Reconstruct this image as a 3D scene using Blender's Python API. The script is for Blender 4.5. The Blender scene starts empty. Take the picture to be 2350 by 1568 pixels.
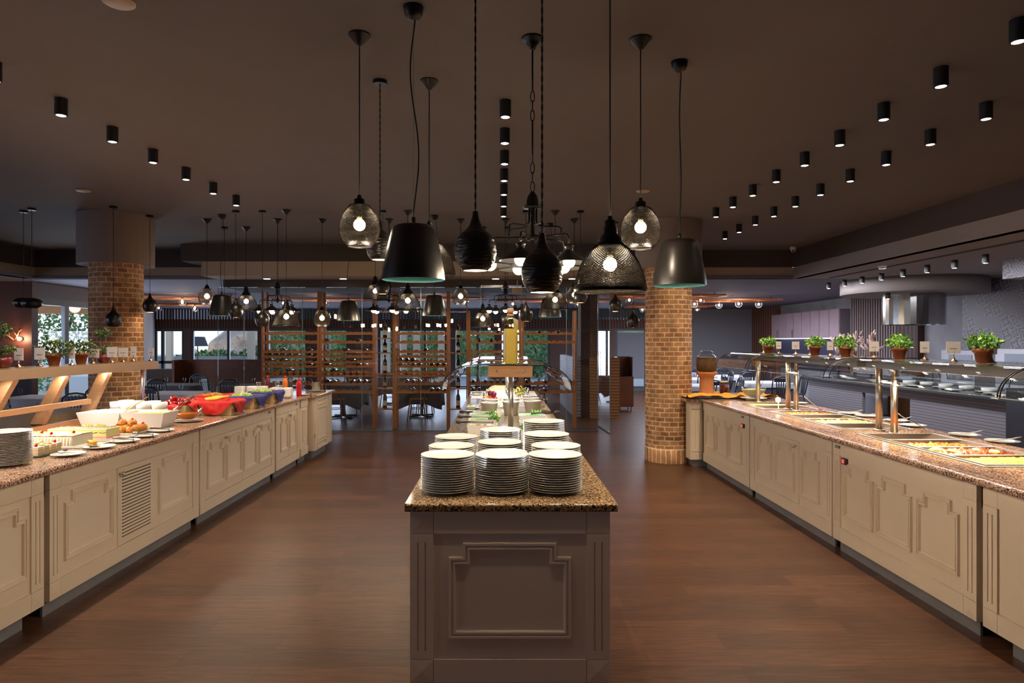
import bpy, math, random
from mathutils import Vector, Matrix, noise
random.seed(7)
PI = math.pi
S = bpy.context.scene
COL = S.collection

# ------------------------------------------------------------------ camera, world, exposure
cam_data = bpy.data.cameras.new('camera')
cam_data.sensor_width = 36.0
cam_data.lens = 1500 / 2350 * 36.0
cam_data.shift_x = 25 / 2350
cam_data.clip_end = 400
cam = bpy.data.objects.new('camera', cam_data)
COL.objects.link(cam)
cam.location = (0, 0, 1.7)
cam.rotation_euler = (PI / 2, 0, 0)
S.camera = cam
S.view_settings.view_transform = 'Standard'
S.view_settings.look = 'None'
S.view_settings.exposure = 0.68
S.view_settings.gamma = 1.0
S.view_settings.use_curve_mapping = False
S.cycles.use_denoising = True
S.cycles.max_bounces = 6
S.cycles.diffuse_bounces = 3
S.cycles.glossy_bounces = 3
S.cycles.transmission_bounces = 4
S.cycles.transparent_max_bounces = 16
S.cycles.sample_clamp_indirect = 3.0
S.cycles.sample_clamp_direct = 0.0
S.cycles.caustics_reflective = False
S.cycles.caustics_refractive = False
S.cycles.use_adaptive_sampling = True
S.cycles.adaptive_threshold = 0.02
W = bpy.data.worlds.new('sky')
S.world = W
W.use_nodes = True
wn = W.node_tree.nodes; wl = W.node_tree.links
bg = wn['Background']
tc = wn.new('ShaderNodeTexCoord'); sp = wn.new('ShaderNodeSeparateXYZ'); rp = wn.new('ShaderNodeValToRGB')
wl.new(tc.outputs['Generated'], sp.inputs[0]); wl.new(sp.outputs['Z'], rp.inputs[0])
rp.color_ramp.elements[0].position = 0.0; rp.color_ramp.elements[0].color = (0.80, 0.84, 0.90, 1)
rp.color_ramp.elements[1].position = 0.6; rp.color_ramp.elements[1].color = (0.42, 0.55, 0.85, 1)
wl.new(rp.outputs[0], bg.inputs['Color'])
bg.inputs['Strength'].default_value = .95

WARM = (1.0, 0.74, 0.48); WARM2 = (1.0, 0.82, 0.62); WHITE = (1.0, 0.93, 0.84); COOL = (0.70, 0.78, 1.0)

def light(name, typ, loc, energy, color, size=0.05, size_y=None, rot=(0, 0, 0), spot=None, blend=.5, parent=None, spread=None):
    d = bpy.data.lights.new(name, typ)
    d.energy = energy; d.color = color
    if typ == 'AREA':
        d.shape = 'RECTANGLE' if size_y else 'SQUARE'
        d.size = size
        if size_y: d.size_y = size_y
        if spread: d.spread = spread
    else:
        d.shadow_soft_size = size
    if typ == 'SPOT':
        d.spot_size = spot; d.spot_blend = blend
    o = bpy.data.objects.new(name, d); COL.objects.link(o)
    o.location = loc; o.rotation_euler = rot
    if parent: o.parent = parent
    return o

# ------------------------------------------------------------------ materials
def C(r, g, b):
    f = lambda v: (v / 255 / 12.92) if v / 255 <= 0.04045 else ((v / 255 + 0.055) / 1.055) ** 2.4
    return (f(r), f(g), f(b), 1)

def newmat(name):
    m = bpy.data.materials.new(name); m.use_nodes = True
    return m, m.node_tree.nodes, m.node_tree.links, m.node_tree.nodes['Principled BSDF']

def mat(name, col, rough=.5, metal=0.0, spec=.5, var=0.0, vscale=8.0, bump=0.0, bscale=60.0, emit=None, es=0.0, coat=0.0, stretch=None):
    m, n, l, b = newmat(name)
    b.inputs['Base Color'].default_value = col
    b.inputs['Roughness'].default_value = rough
    b.inputs['Metallic'].default_value = metal
    b.inputs['Specular IOR Level'].default_value = spec
    if coat: b.inputs['Coat Weight'].default_value = coat; b.inputs['Coat Roughness'].default_value = .1
    if emit:
        b.inputs['Emission Color'].default_value = emit; b.inputs['Emission Strength'].default_value = es
    if var or bump:
        t = n.new('ShaderNodeTexCoord'); src = t.outputs['Object']
        if stretch:
            mp = n.new('ShaderNodeMapping'); mp.inputs['Scale'].default_value = stretch
            l.new(src, mp.inputs[0]); src = mp.outputs[0]
    if var:
        nz = n.new('ShaderNodeTexNoise'); nz.inputs['Scale'].default_value = vscale; nz.inputs['Detail'].default_value = 4
        l.new(src, nz.inputs['Vector'])
        r = n.new('ShaderNodeValToRGB')
        r.color_ramp.elements[0].position = .3; r.color_ramp.elements[1].position = .7
        r.color_ramp.elements[0].color = tuple(c * (1 - var) for c in col[:3]) + (1,)
        r.color_ramp.elements[1].color = tuple(min(1, c * (1 + var)) for c in col[:3]) + (1,)
        l.new(nz.outputs['Fac'], r.inputs[0]); l.new(r.outputs[0], b.inputs['Base Color'])
    if bump:
        nb = n.new('ShaderNodeTexNoise'); nb.inputs['Scale'].default_value = bscale; nb.inputs['Detail'].default_value = 2
        l.new(src, nb.inputs['Vector'])
        bp = n.new('ShaderNodeBump'); bp.inputs['Strength'].default_value = bump; bp.inputs['Distance'].default_value = .01
        l.new(nb.outputs['Fac'], bp.inputs['Height']); l.new(bp.outputs[0], b.inputs['Normal'])
    return m

def glass(name, tint=(1, 1, 1, 1), ior=1.35, rough=.01, refl=1.0):
    # thin sheet: Schlick reflectance over a see-through body, same from both sides
    m, n, l, b = newmat(name)
    n.remove(b)
    out = n['Material Output']
    tr = n.new('ShaderNodeBsdfTransparent'); tr.inputs[0].default_value = tint
    gl = n.new('ShaderNodeBsdfGlossy'); gl.inputs['Roughness'].default_value = rough
    gl.inputs[0].default_value = (refl, refl, refl, 1)
    f0 = ((ior - 1) / (ior + 1)) ** 2
    lw_n = n.new('ShaderNodeLayerWeight'); lw_n.inputs[0].default_value = .5
    pw = n.new('ShaderNodeMath'); pw.operation = 'POWER'; pw.inputs[1].default_value = 5; l.new(lw_n.outputs['Facing'], pw.inputs[0])
    ma = n.new('ShaderNodeMath'); ma.operation = 'MULTIPLY_ADD'; ma.inputs[1].default_value = 1 - f0; ma.inputs[2].default_value = f0; l.new(pw.outputs[0], ma.inputs[0])
    mx = n.new('ShaderNodeMixShader')
    l.new(ma.outputs[0], mx.inputs[0]); l.new(tr.outputs[0], mx.inputs[1]); l.new(gl.outputs[0], mx.inputs[2])
    l.new(mx.outputs[0], out.inputs['Surface'])
    return m

def ramp(n, stops, interp='LINEAR'):
    r = n.new('ShaderNodeValToRGB'); r.color_ramp.interpolation = interp
    e = r.color_ramp.elements
    e[0].position, e[0].color = stops[0]; e[1].position, e[1].color = stops[1]
    for p, c in stops[2:]:
        x = e.new(p); x.color = c
    return r

def granite_mat(name='granite', a=C(236, 212, 190), c=C(176, 122, 96), d=C(212, 170, 142)):
    m, n, l, b = newmat(name)
    t = n.new('ShaderNodeTexCoord')
    nz = n.new('ShaderNodeTexNoise'); nz.inputs['Scale'].default_value = 85; nz.inputs['Detail'].default_value = 3; nz.inputs['Roughness'].default_value = .6
    nz2 = n.new('ShaderNodeTexNoise'); nz2.inputs['Scale'].default_value = 105; nz2.inputs['Detail'].default_value = 4; nz2.inputs['Roughness'].default_value = .7
    mp = n.new('ShaderNodeMapping'); mp.inputs['Location'].default_value = (5.3, 1.7, 9.1)
    l.new(t.outputs['Object'], nz.inputs['Vector']); l.new(t.outputs['Object'], mp.inputs[0]); l.new(mp.outputs[0], nz2.inputs['Vector'])
    r1 = ramp(n, [(.38, a), (.62, c), (.5, d)])
    l.new(nz.outputs['Fac'], r1.inputs[0])
    r2 = ramp(n, [(.455, (1, 1, 1, 1)), (.49, (0, 0, 0, 1))])
    l.new(nz2.outputs['Fac'], r2.inputs[0])
    mx = n.new('ShaderNodeMix'); mx.data_type = 'RGBA'
    l.new(r2.outputs[0], mx.inputs[0]); l.new(r1.outputs[0], mx.inputs[6]); mx.inputs[7].default_value = C(30, 27, 26)
    l.new(mx.outputs[2], b.inputs['Base Color'])
    b.inputs['Roughness'].default_value = .12
    return m

def wood_floor_mat():
    m, n, l, b = newmat('wood_floor')
    t = n.new('ShaderNodeTexCoord')
    br = n.new('ShaderNodeTexBrick')
    br.inputs['Scale'].default_value = 1.0; br.inputs['Brick Width'].default_value = 1.25; br.inputs['Row Height'].default_value = .19
    br.inputs['Mortar Size'].default_value = .0022; br.inputs['Mortar Smooth'].default_value = .2; br.offset = .37; br.offset_frequency = 2
    br.inputs['Color1'].default_value = C(94, 61, 42); br.inputs['Color2'].default_value = C(74, 47, 32); br.inputs['Mortar'].default_value = C(58, 40, 32)
    l.new(t.outputs['Object'], br.inputs['Vector'])
    mp = n.new('ShaderNodeMapping'); mp.inputs['Scale'].default_value = (2.2, 26, 1)
    l.new(t.outputs['Object'], mp.inputs[0])
    nz = n.new('ShaderNodeTexNoise'); nz.inputs['Scale'].default_value = 1.6; nz.inputs['Detail'].default_value = 6; nz.inputs['Distortion'].default_value = 1.2
    l.new(mp.outputs[0], nz.inputs['Vector'])
    r = ramp(n, [(.3, (.45, .45, .45, 1)), (.7, (1.3, 1.3, 1.3, 1))]); l.new(nz.outputs['Fac'], r.inputs[0])
    mx = n.new('ShaderNodeMix'); mx.data_type = 'RGBA'; mx.blend_type = 'MULTIPLY'; mx.inputs[0].default_value = .8
    l.new(br.outputs['Color'], mx.inputs[6]); l.new(r.outputs[0], mx.inputs[7])
    l.new(mx.outputs[2], b.inputs['Base Color'])
    b.inputs['Roughness'].default_value = .36; b.inputs['Specular IOR Level'].default_value = .4
    bp = n.new('ShaderNodeBump'); bp.inputs['Strength'].default_value = .15; bp.inputs['Distance'].default_value = .004
    l.new(nz.outputs['Fac'], bp.inputs['Height']); l.new(bp.outputs[0], b.inputs['Normal'])
    return m

def brick_mat(name, bw, rh, rot=False):
    m, n, l, b = newmat(name)
    uv = n.new('ShaderNodeUVMap')
    dn = n.new('ShaderNodeTexNoise'); dn.inputs['Scale'].default_value = 9; dn.inputs['Detail'].default_value = 3
    l.new(uv.outputs[0], dn.inputs['Vector'])
    vm = n.new('ShaderNodeVectorMath'); vm.operation = 'SCALE'; vm.inputs['Scale'].default_value = .018
    l.new(dn.outputs['Color'], vm.inputs[0])
    va = n.new('ShaderNodeVectorMath'); va.operation = 'ADD'
    l.new(uv.outputs[0], va.inputs[0]); l.new(vm.outputs[0], va.inputs[1])
    br = n.new('ShaderNodeTexBrick'); br.inputs['Scale'].default_value = 1
    br.inputs['Brick Width'].default_value = bw; br.inputs['Row Height'].default_value = rh
    br.inputs['Mortar Size'].default_value = .0105; br.inputs['Mortar Smooth'].default_value = .35; br.inputs['Bias'].default_value = 0
    br.inputs['Color1'].default_value = C(206, 150, 98); br.inputs['Color2'].default_value = C(164, 106, 66); br.inputs['Mortar'].default_value = C(228, 200, 160)
    if rot: br.offset = 0
    l.new(va.outputs[0], br.inputs['Vector'])
    nz = n.new('ShaderNodeTexNoise'); nz.inputs['Scale'].default_value = 7; nz.inputs['Detail'].default_value = 5
    l.new(uv.outputs[0], nz.inputs['Vector'])
    r = ramp(n, [(.3, (.62, .62, .62, 1)), (.7, (1.2, 1.2, 1.2, 1))]); l.new(nz.outputs['Fac'], r.inputs[0])
    mx = n.new('ShaderNodeMix'); mx.data_type = 'RGBA'; mx.blend_type = 'MULTIPLY'; mx.inputs[0].default_value = 1
    l.new(br.outputs['Color'], mx.inputs[6]); l.new(r.outputs[0], mx.inputs[7]); l.new(mx.outputs[2], b.inputs['Base Color'])
    b.inputs['Roughness'].default_value = .85
    bp = n.new('ShaderNodeBump'); bp.inputs['Strength'].default_value = .9; bp.inputs['Distance'].default_value = .012; bp.invert = True
    ad = n.new('ShaderNodeMath'); ad.operation = 'MULTIPLY_ADD'; ad.inputs[1].default_value = -.35
    l.new(nz.outputs['Fac'], ad.inputs[0]); l.new(br.outputs['Fac'], ad.inputs[2])
    l.new(ad.outputs[0], bp.inputs['Height']); l.new(bp.outputs[0], b.inputs['Normal'])
    return m

def stripes_mat(name, c1, c2, axis='X', scale=10, rough=.6, bump=.5, duty=.5):
    """c1 ribs with c2 grooves along an object axis, scale ribs per metre"""
    m, n, l, b = newmat(name)
    t = n.new('ShaderNodeTexCoord'); s = n.new('ShaderNodeSeparateXYZ'); l.new(t.outputs['Object'], s.inputs[0])
    mu = n.new('ShaderNodeMath'); mu.operation = 'MULTIPLY'; mu.inputs[1].default_value = scale; l.new(s.outputs[axis], mu.inputs[0])
    fr = n.new('ShaderNodeMath'); fr.operation = 'FRACT'; l.new(mu.outputs[0], fr.inputs[0])
    r = ramp(n, [(0, c1), (duty, c1), (min(.98, duty + .08), c2), (.99, c2)]); l.new(fr.outputs[0], r.inputs[0])
    l.new(r.outputs[0], b.inputs['Base Color']); b.inputs['Roughness'].default_value = rough
    return m

def tile_mat():
    """patterned cement tiles: every 0.3 m square draws its own rosette, ring or diamond"""
    m, n, l, b = newmat('patterned_tile')
    t = n.new('ShaderNodeTexCoord'); s = n.new('ShaderNodeSeparateXYZ'); l.new(t.outputs['Object'], s.inputs[0])
    def math_(op, a, bb=None, v=None):
        x = n.new('ShaderNodeMath'); x.operation = op
        l.new(a, x.inputs[0])
        if bb is not None: l.new(bb, x.inputs[1])
        if v is not None: x.inputs[1].default_value = v
        return x.outputs[0]
    ax, az = math_('ADD', s.outputs['Y'], s.outputs['X']), s.outputs['Z']
    u = math_('MULTIPLY', ax, v=4.6); w = math_('MULTIPLY', az, v=4.6)
    fu = math_('SUBTRACT', math_('FRACT', u), v=.5); fw = math_('SUBTRACT', math_('FRACT', w), v=.5)
    cu = math_('FLOOR', u); cw = math_('FLOOR', w)
    cb = n.new('ShaderNodeCombineXYZ'); l.new(cu, cb.inputs[0]); l.new(cw, cb.inputs[1])
    wn_ = n.new('ShaderNodeTexWhiteNoise'); wn_.noise_dimensions = '2D'; l.new(cb.outputs[0], wn_.inputs['Vector'])
    au = math_('ABSOLUTE', fu); aw = math_('ABSOLUTE', fw)
    dist = math_('SQRT', math_('ADD', math_('MULTIPLY', fu, fu), math_('MULTIPLY', fw, fw)))
    dia = math_('ADD', au, aw)
    ang = n.new('ShaderNodeMath'); ang.operation = 'ARCTAN2'; l.new(fu, ang.inputs[0]); l.new(fw, ang.inputs[1])
    pet = math_('MULTIPLY', math_('SINE', math_('MULTIPLY', ang.outputs[0], v=4.0)), v=.09)
    ros = math_('ADD', dist, pet)
    k = math_('MULTIPLY', wn_.outputs['Value'], v=22.0)
    k2 = math_('ADD', k, v=12.0)
    f1 = math_('SINE', math_('MULTIPLY', ros, k2))
    f2 = math_('SINE', math_('MULTIPLY', dia, k2))
    sel = math_('GREATER_THAN', wn_.outputs['Value'], v=.45)
    mxf = n.new('ShaderNodeMix'); l.new(sel, mxf.inputs[0]); l.new(f1, mxf.inputs[2]); l.new(f2, mxf.inputs[3])
    r = ramp(n, [(.4, C(122, 120, 130)), (.62, C(166, 164, 172))])
    l.new(math_('ADD', math_('MULTIPLY', mxf.outputs[0], v=.5), v=.5), r.inputs[0])
    l.new(r.outputs[0], b.inputs['Base Color']); b.inputs['Roughness'].default_value = .45
    return m

def speckle_mat(name, stops, scale=30, rough=.5, bump=.4):
    """food and foliage: patches of several colours"""
    m, n, l, b = newmat(name)
    t = n.new('ShaderNodeTexCoord')
    v = n.new('ShaderNodeTexVoronoi'); v.inputs['Scale'].default_value = scale
    l.new(t.outputs['Object'], v.inputs['Vector'])
    s = n.new('ShaderNodeSeparateXYZ'); l.new(v.outputs['Color'], s.inputs[0])
    st = [(i / len(stops), c) for i, c in enumerate(stops)]
    if len(st) == 1: st.append((1, st[0][1]))
    r = ramp(n, st, 'CONSTANT'); l.new(s.outputs[0], r.inputs[0])
    l.new(r.outputs[0], b.inputs['Base Color']); b.inputs['Roughness'].default_value = rough
    bp = n.new('ShaderNodeBump'); bp.inputs['Strength'].default_value = bump; bp.inputs['Distance'].default_value = .01; bp.invert = True
    l.new(v.outputs['Distance'], bp.inputs['Height']); l.new(bp.outputs[0], b.inputs['Normal'])
    return m

GRANITE = granite_mat(); GRANITE2 = granite_mat('golden_granite', C(192, 166, 128), C(128, 96, 68), C(162, 132, 98))
FLOOR = wood_floor_mat()
BRICK = brick_mat('brick', .128, .0655)
SOLDIER = brick_mat('brick_soldier', .068, .205, True)
TILE = tile_mat()
CREAM = mat('cream_paint', C(234, 216, 190), .42, var=.03, vscale=3)
ISLE = mat('island_paint', C(222, 206, 194), .42, var=.03, vscale=3)
PLINTH = mat('plinth_steel', C(150, 150, 152), .45, metal=.5, var=.08)
SLOTDARK = mat('slot_dark', C(40, 34, 30), .8)
CEIL = mat('ceiling_paint', C(108, 101, 97), .85, var=.03, vscale=2)
CEIL2 = mat('rear_ceiling_paint', C(112, 108, 122), .8)
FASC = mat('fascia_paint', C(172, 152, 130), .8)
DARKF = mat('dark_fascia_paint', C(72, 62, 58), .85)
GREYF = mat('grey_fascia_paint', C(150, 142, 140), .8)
CAPM = mat('column_cap_paint', C(138, 122, 110), .8)
BLACK = mat('black_metal', C(22, 21, 21), .38, metal=.3)
BLACKM = mat('matt_black', C(20, 19, 19), .5, spec=.5)
BLACKT = mat('textured_black', C(30, 26, 22), .33, spec=.7)
WIREM = mat('black_wire', C(44, 38, 30), .35, metal=.6)
TEAL = mat('teal_enamel', C(96, 160, 156), .5)
STEEL = mat('brushed_steel', C(205, 200, 192), .32, metal=1.0, bump=.03, bscale=200)
STEELR = mat('satin_steel', C(196, 190, 184), .34, metal=1.0)
CHROME = mat('chrome', C(225, 222, 218), .1, metal=1.0)
COPPER = mat('copper', C(206, 160, 134), .25, metal=1.0)
PORC = mat('white_porcelain', C(224, 221, 214), .16, spec=.5)
RIM = mat('plate_underside', C(196, 190, 184), .16, spec=.6)
BULB = mat('bulb_glow', (1, .8, .5, 1), .5, emit=(1.0, .76, .45, 1), es=26.0)
BULBW = mat('spot_glow', (1, .9, .75, 1), .5, emit=(1.0, .84, .62, 1), es=14.0)
BULBF = mat('far_bulb_glow', (1, .8, .5, 1), .5, emit=(1.0, .70, .36, 1), es=16.0)
WOODR = mat('rack_wood', C(180, 112, 54), .45, var=.18, vscale=6, stretch=(1, 1, 8))
WOODL = mat('light_wood', C(172, 126, 86), .45, var=.12, vscale=5, stretch=(2, 2, 14))
WOODD = mat('dark_wood', C(84, 46, 28), .4, var=.2, vscale=3, stretch=(1, 1, 12))
WOODC = mat('chair_wood', C(130, 92, 62), .4, var=.15)
CHAIRD = mat('dark_chair', C(34, 35, 42), .35)
GLASS = glass('clear_glass', (.95, .97, .97, 1), 1.3); GUARDG = glass('guard_glass', (.86, .88, .88, 1), 1.75)
GLASSP = glass('partition_glass', (.93, .95, .97, 1), 1.5)
GLASSE = mat('glass_edge', C(130, 160, 165), .1, spec=.8)
SEAL = mat('black_seal', C(15, 15, 15), .4)
TERRA = mat('terracotta', C(176, 96, 56), .8, var=.1, vscale=20)
POTRED = mat('dark_red_glaze', C(120, 40, 34), .3)
SOIL = mat('soil', C(50, 36, 26), .9)
LEAF = speckle_mat('bright_leaves', [C(80, 146, 50), C(140, 196, 70), C(60, 120, 50), C(176, 214, 100)], 60, .5, 0)
LEAFD = speckle_mat('dark_leaves', [C(50, 84, 50), C(80, 112, 60), C(40, 66, 44), C(150, 170, 70)], 60, .5, 0)
CARD = mat('card_paper', C(240, 230, 226), .7)
INK = mat('ink', C(50, 45, 50), .7)
# ------------------------------------------------------------------ mesh builder
class MB:
    def __init__(s):
        s.v = []; s.f = []; s.sm = []; s.mi = []; s.uv = {}; s.cur = 0
    def vert(s, p):
        s.v.append(tuple(p)); return len(s.v) - 1
    def face(s, idx, sm=False, uv=None):
        s.f.append(tuple(idx)); s.sm.append(sm); s.mi.append(s.cur)
        if uv: s.uv[len(s.f) - 1] = uv
    def box(s, x0, x1, y0, y1, z0, z1, M=None):
        b = len(s.v)
        for x in (x0, x1):
            for y in (y0, y1):
                for z in (z0, z1):
                    p = Vector((x, y, z))
                    if M: p = M @ p
                    s.v.append(tuple(p))
        for q in ((0, 1, 3, 2), (4, 6, 7, 5), (0, 4, 5, 1), (2, 3, 7, 6), (0, 2, 6, 4), (1, 5, 7, 3)):
            s.face([b + i for i in q])
        return s
    def bar(s, a, b, w, h, up=(0, 0, 1)):
        """box beam from a to b; w across, h along up"""
        a = Vector(a); b = Vector(b); d = (b - a); L = d.length; d.normalize()
        u = Vector(up); x = d.cross(u)
        if x.length < 1e-4: x = d.cross(Vector((1, 0, 0)))
        x.normalize(); u = x.cross(d)
        k = len(s.v)
        for t in (0, L):
            for i, j in ((-1, -1), (1, -1), (1, 1), (-1, 1)):
                s.v.append(tuple(a + d * t + x * (i * w / 2) + u * (j * h / 2)))
        for q in ((3, 2, 1, 0), (4, 5, 6, 7), (0, 1, 5, 4), (1, 2, 6, 5), (2, 3, 7, 6), (3, 0, 4, 7)):
            s.face([k + i for i in q])
        return s
    def lathe(s, prof, n=24, c=(0, 0, 0), sm=True, sx=1, sy=1, fn=None, uvr=None, caps=True, a0=0.0, a1=2 * PI, axis='Z'):
        b = len(s.v); full = abs(a1 - a0 - 2 * PI) < 1e-6; cols = n if full else n + 1
        for i, (r, z) in enumerate(prof):
            for j in range(cols):
                a = a0 + (a1 - a0) * j / n
                rr = fn(r, z, a) if fn else r
                x, y, zz = rr * math.cos(a) * sx, rr * math.sin(a) * sy, z
                if axis == 'X': x, y, zz = z, rr * math.cos(a) * sx, rr * math.sin(a) * sy
                elif axis == 'Y': x, y, zz = rr * math.cos(a) * sx, z, rr * math.sin(a) * sy
                s.v.append((c[0] + x, c[1] + y, c[2] + zz))
        for i in range(len(prof) - 1):
            for j in range(n):
                j2 = (j + 1) % cols
                q = (b + i * cols + j, b + i * cols + j2, b + (i + 1) * cols + j2, b + (i + 1) * cols + j)
                uv = None
                if uvr:
                    u0 = uvr * (a1 - a0) * j / n; u1 = uvr * (a1 - a0) * (j + 1) / n
                    uv = ((u0, prof[i][1]), (u1, prof[i][1]), (u1, prof[i + 1][1]), (u0, prof[i + 1][1]))
                s.face(q, sm, uv)
        if caps and full:
            if prof[0][0] > 1e-5: s.face([b + j for j in range(n)][::-1])
            if prof[-1][0] > 1e-5: s.face([b + (len(prof) - 1) * cols + j for j in range(n)])
        return s
    def tube(s, pts, r, n=8, sm=True, close=False):
        P = [Vector(p) for p in pts]; m = len(P); b = len(s.v)
        R = r if isinstance(r, (list, tuple)) else [r] * m
        T = []
        for i in range(m):
            if close: t = P[(i + 1) % m] - P[i - 1]
            else: t = P[min(i + 1, m - 1)] - P[max(i - 1, 0)]
            T.append(t.normalized())
        x = T[0].orthogonal().normalized()
        for i in range(m):
            x = (x - T[i] * x.dot(T[i]))
            if x.length < 1e-5: x = T[i].orthogonal()
            x.normalize(); y = T[i].cross(x)
            for j in range(n):
                a = 2 * PI * j / n
                s.v.append(tuple(P[i] + (x * math.cos(a) + y * math.sin(a)) * R[i]))
        for i in range(m if close else m - 1):
            i2 = (i + 1) % m
            for j in range(n):
                j2 = (j + 1) % n
                s.face((b + i * n + j, b + i * n + j2, b + i2 * n + j2, b + i2 * n + j), sm)
        if not close:
            s.face([b + j for j in range(n)][::-1]); s.face([b + (m - 1) * n + j for j in range(n)])
        return s
    def sphere(s, c, r, nu=16, nv=10, sc=(1, 1, 1), fn=None):
        pr = [(r * math.sin(PI * i / nv), -r * math.cos(PI * i / nv)) for i in range(nv + 1)]
        pr[0] = (1e-5, -r); pr[-1] = (1e-5, r)
        b = len(s.v)
        s.lathe(pr, nu, (0, 0, 0), True, caps=False)
        for i in range(b, len(s.v)):
            v = Vector(s.v[i])
            if fn: v = v * fn(v)
            s.v[i] = (c[0] + v.x * sc[0], c[1] + v.y * sc[1], c[2] + v.z * sc[2])
        return s
    def prism(s, poly, a, b, axis='Y', sm=False):
        """poly of 2D points (counter-clockwise), swept along axis from a to b"""
        k = len(s.v); n = len(poly)
        for t in (a, b):
            for p, q in poly:
                s.v.append({'Y': (p, t, q), 'X': (t, p, q), 'Z': (p, q, t)}[axis])
        for i in range(n):
            j = (i + 1) % n
            s.face((k + i, k + j, k + n + j, k + n + i), sm)
        s.face([k + i for i in range(n)][::-1]); s.face([k + n + i for i in range(n)])
        return s
    def grid(s, nx, ny, fn, sm=True, uv=False):
        b = len(s.v)
        for j in range(ny + 1):
            for i in range(nx + 1):
                s.v.append(tuple(fn(i / nx, j / ny)))
        for j in range(ny):
            for i in range(nx):
                s.face((b + j * (nx + 1) + i, b + j * (nx + 1) + i + 1, b + (j + 1) * (nx + 1) + i + 1, b + (j + 1) * (nx + 1) + i), sm)
        return s
    def xf(s, M, start=0):
        for i in range(start, len(s.v)):
            s.v[i] = tuple(M @ Vector(s.v[i]))
        return s
    def mesh(s, *mats, flip=True):
        me = bpy.data.meshes.new('m')
        me.from_pydata(s.v, [], s.f)
        me.polygons.foreach_set('use_smooth', s.sm); me.polygons.foreach_set('material_index', s.mi)
        for m in mats: me.materials.append(m)
        if s.uv:
            ul = me.uv_layers.new(name='UVMap')
            for fi, uv in s.uv.items():
                for k, li in enumerate(me.polygons[fi].loop_indices):
                    ul.data[li].uv = uv[k]
        me.update()
        return me

def T(x=0, y=0, z=0, rz=0, rx=0, ry=0, s=1):
    return Matrix.Translation((x, y, z)) @ Matrix.Rotation(rz, 4, 'Z') @ Matrix.Rotation(ry, 4, 'Y') @ Matrix.Rotation(rx, 4, 'X') @ Matrix.Scale(s, 4)

def tags(o, label=None, cat=None, group=None, kind=None):
    if label: o['label'] = label
    if cat: o['category'] = cat
    if group: o['group'] = group
    if kind: o['kind'] = kind
    return o

def put(name, mesh, parent=None, loc=(0, 0, 0), rot=(0, 0, 0), sc=(1, 1, 1), label=None, cat=None, group=None, kind=None):
    if isinstance(mesh, tuple): mesh = mesh[0].mesh(*mesh[1:])
    o = bpy.data.objects.new(name, mesh); COL.objects.link(o)
    o.location = loc; o.rotation_euler = rot; o.scale = sc
    if parent: o.parent = parent
    if mesh is not None and mesh.users == 1 and mesh.name.startswith('m'): mesh.name = name
    return tags(o, label, cat, group, kind)

def thing(name, label, cat, loc=(0, 0, 0), rz=0, group=None, kind=None, rot=None):
    o = bpy.data.objects.new(name, None); COL.objects.link(o)
    o.empty_display_size = .1
    o.location = loc; o.rotation_euler = rot or (0, 0, rz)
    return tags(o, label, cat, group, kind)

def struct(name, mb, m, parent=None, loc=(0, 0, 0)):
    return put(name, mb.mesh(m), parent, loc, kind=None if parent else 'structure')

def B(x0, x1, y0, y1, z0, z1):
    return MB().box(x0, x1, y0, y1, z0, z1)

ORD = 'lowest second third fourth fifth sixth seventh eighth ninth tenth eleventh twelfth thirteenth fourteenth fifteenth sixteenth seventeenth eighteenth nineteenth twentieth twenty-first twenty-second twenty-third twenty-fourth twenty-fifth'.split()
NTH = ['first'] + ORD[1:]

# ------------------------------------------------------------------ room shell
ZC = 3.4; ZR = 2.87      # main ceiling, rear ceiling
fl = MB(); fl.prism([(-13.6, -6), (10.6, -6), (10.6, 23.8), (-12.7, 23.8), (-9.3, 16.6), (-9.3, 12.85), (-13.6, 12.85)], -.06, 0, 'Z')
struct('floor', fl, FLOOR)
# main ceiling with its sides, above the buffet
struct('ceiling', B(-8.65, 5.41, -6, 12.13, ZC, ZC + .05), CEIL)
# rear ceiling beyond and around it (ring of slabs)
rc = MB(); rc.prism([(-13.6, 12.13), (10.6, 12.13), (10.6, 23.8), (-12.7, 23.8), (-9.3, 16.6), (-9.3, 12.85), (-13.6, 12.85)], ZR, ZR + .05, 'Z'); rc.box(-13.6, -8.65, -6, 12.13, ZR, ZR + .05)
struct('ceiling_rear', rc, CEIL2)
struct('ceiling_kitchen', B(5.43, 10.6, -6, 12.13, ZR, ZR + .05), GREYF)
# drop faces between the two heights: dark upper band, paler lower band
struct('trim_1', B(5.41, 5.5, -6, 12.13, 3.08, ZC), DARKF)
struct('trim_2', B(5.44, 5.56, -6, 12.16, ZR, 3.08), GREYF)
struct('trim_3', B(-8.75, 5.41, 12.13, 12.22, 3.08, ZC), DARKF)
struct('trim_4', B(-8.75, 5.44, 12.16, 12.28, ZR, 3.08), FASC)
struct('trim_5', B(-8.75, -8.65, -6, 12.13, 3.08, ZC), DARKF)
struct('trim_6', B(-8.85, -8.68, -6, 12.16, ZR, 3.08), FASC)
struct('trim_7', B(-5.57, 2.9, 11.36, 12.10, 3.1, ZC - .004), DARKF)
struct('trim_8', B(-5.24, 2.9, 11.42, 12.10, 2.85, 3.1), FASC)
struct('trim_9', B(-5.25, 1.75, 12.35, 13.7, 2.72, ZR), DARKF)
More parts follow.
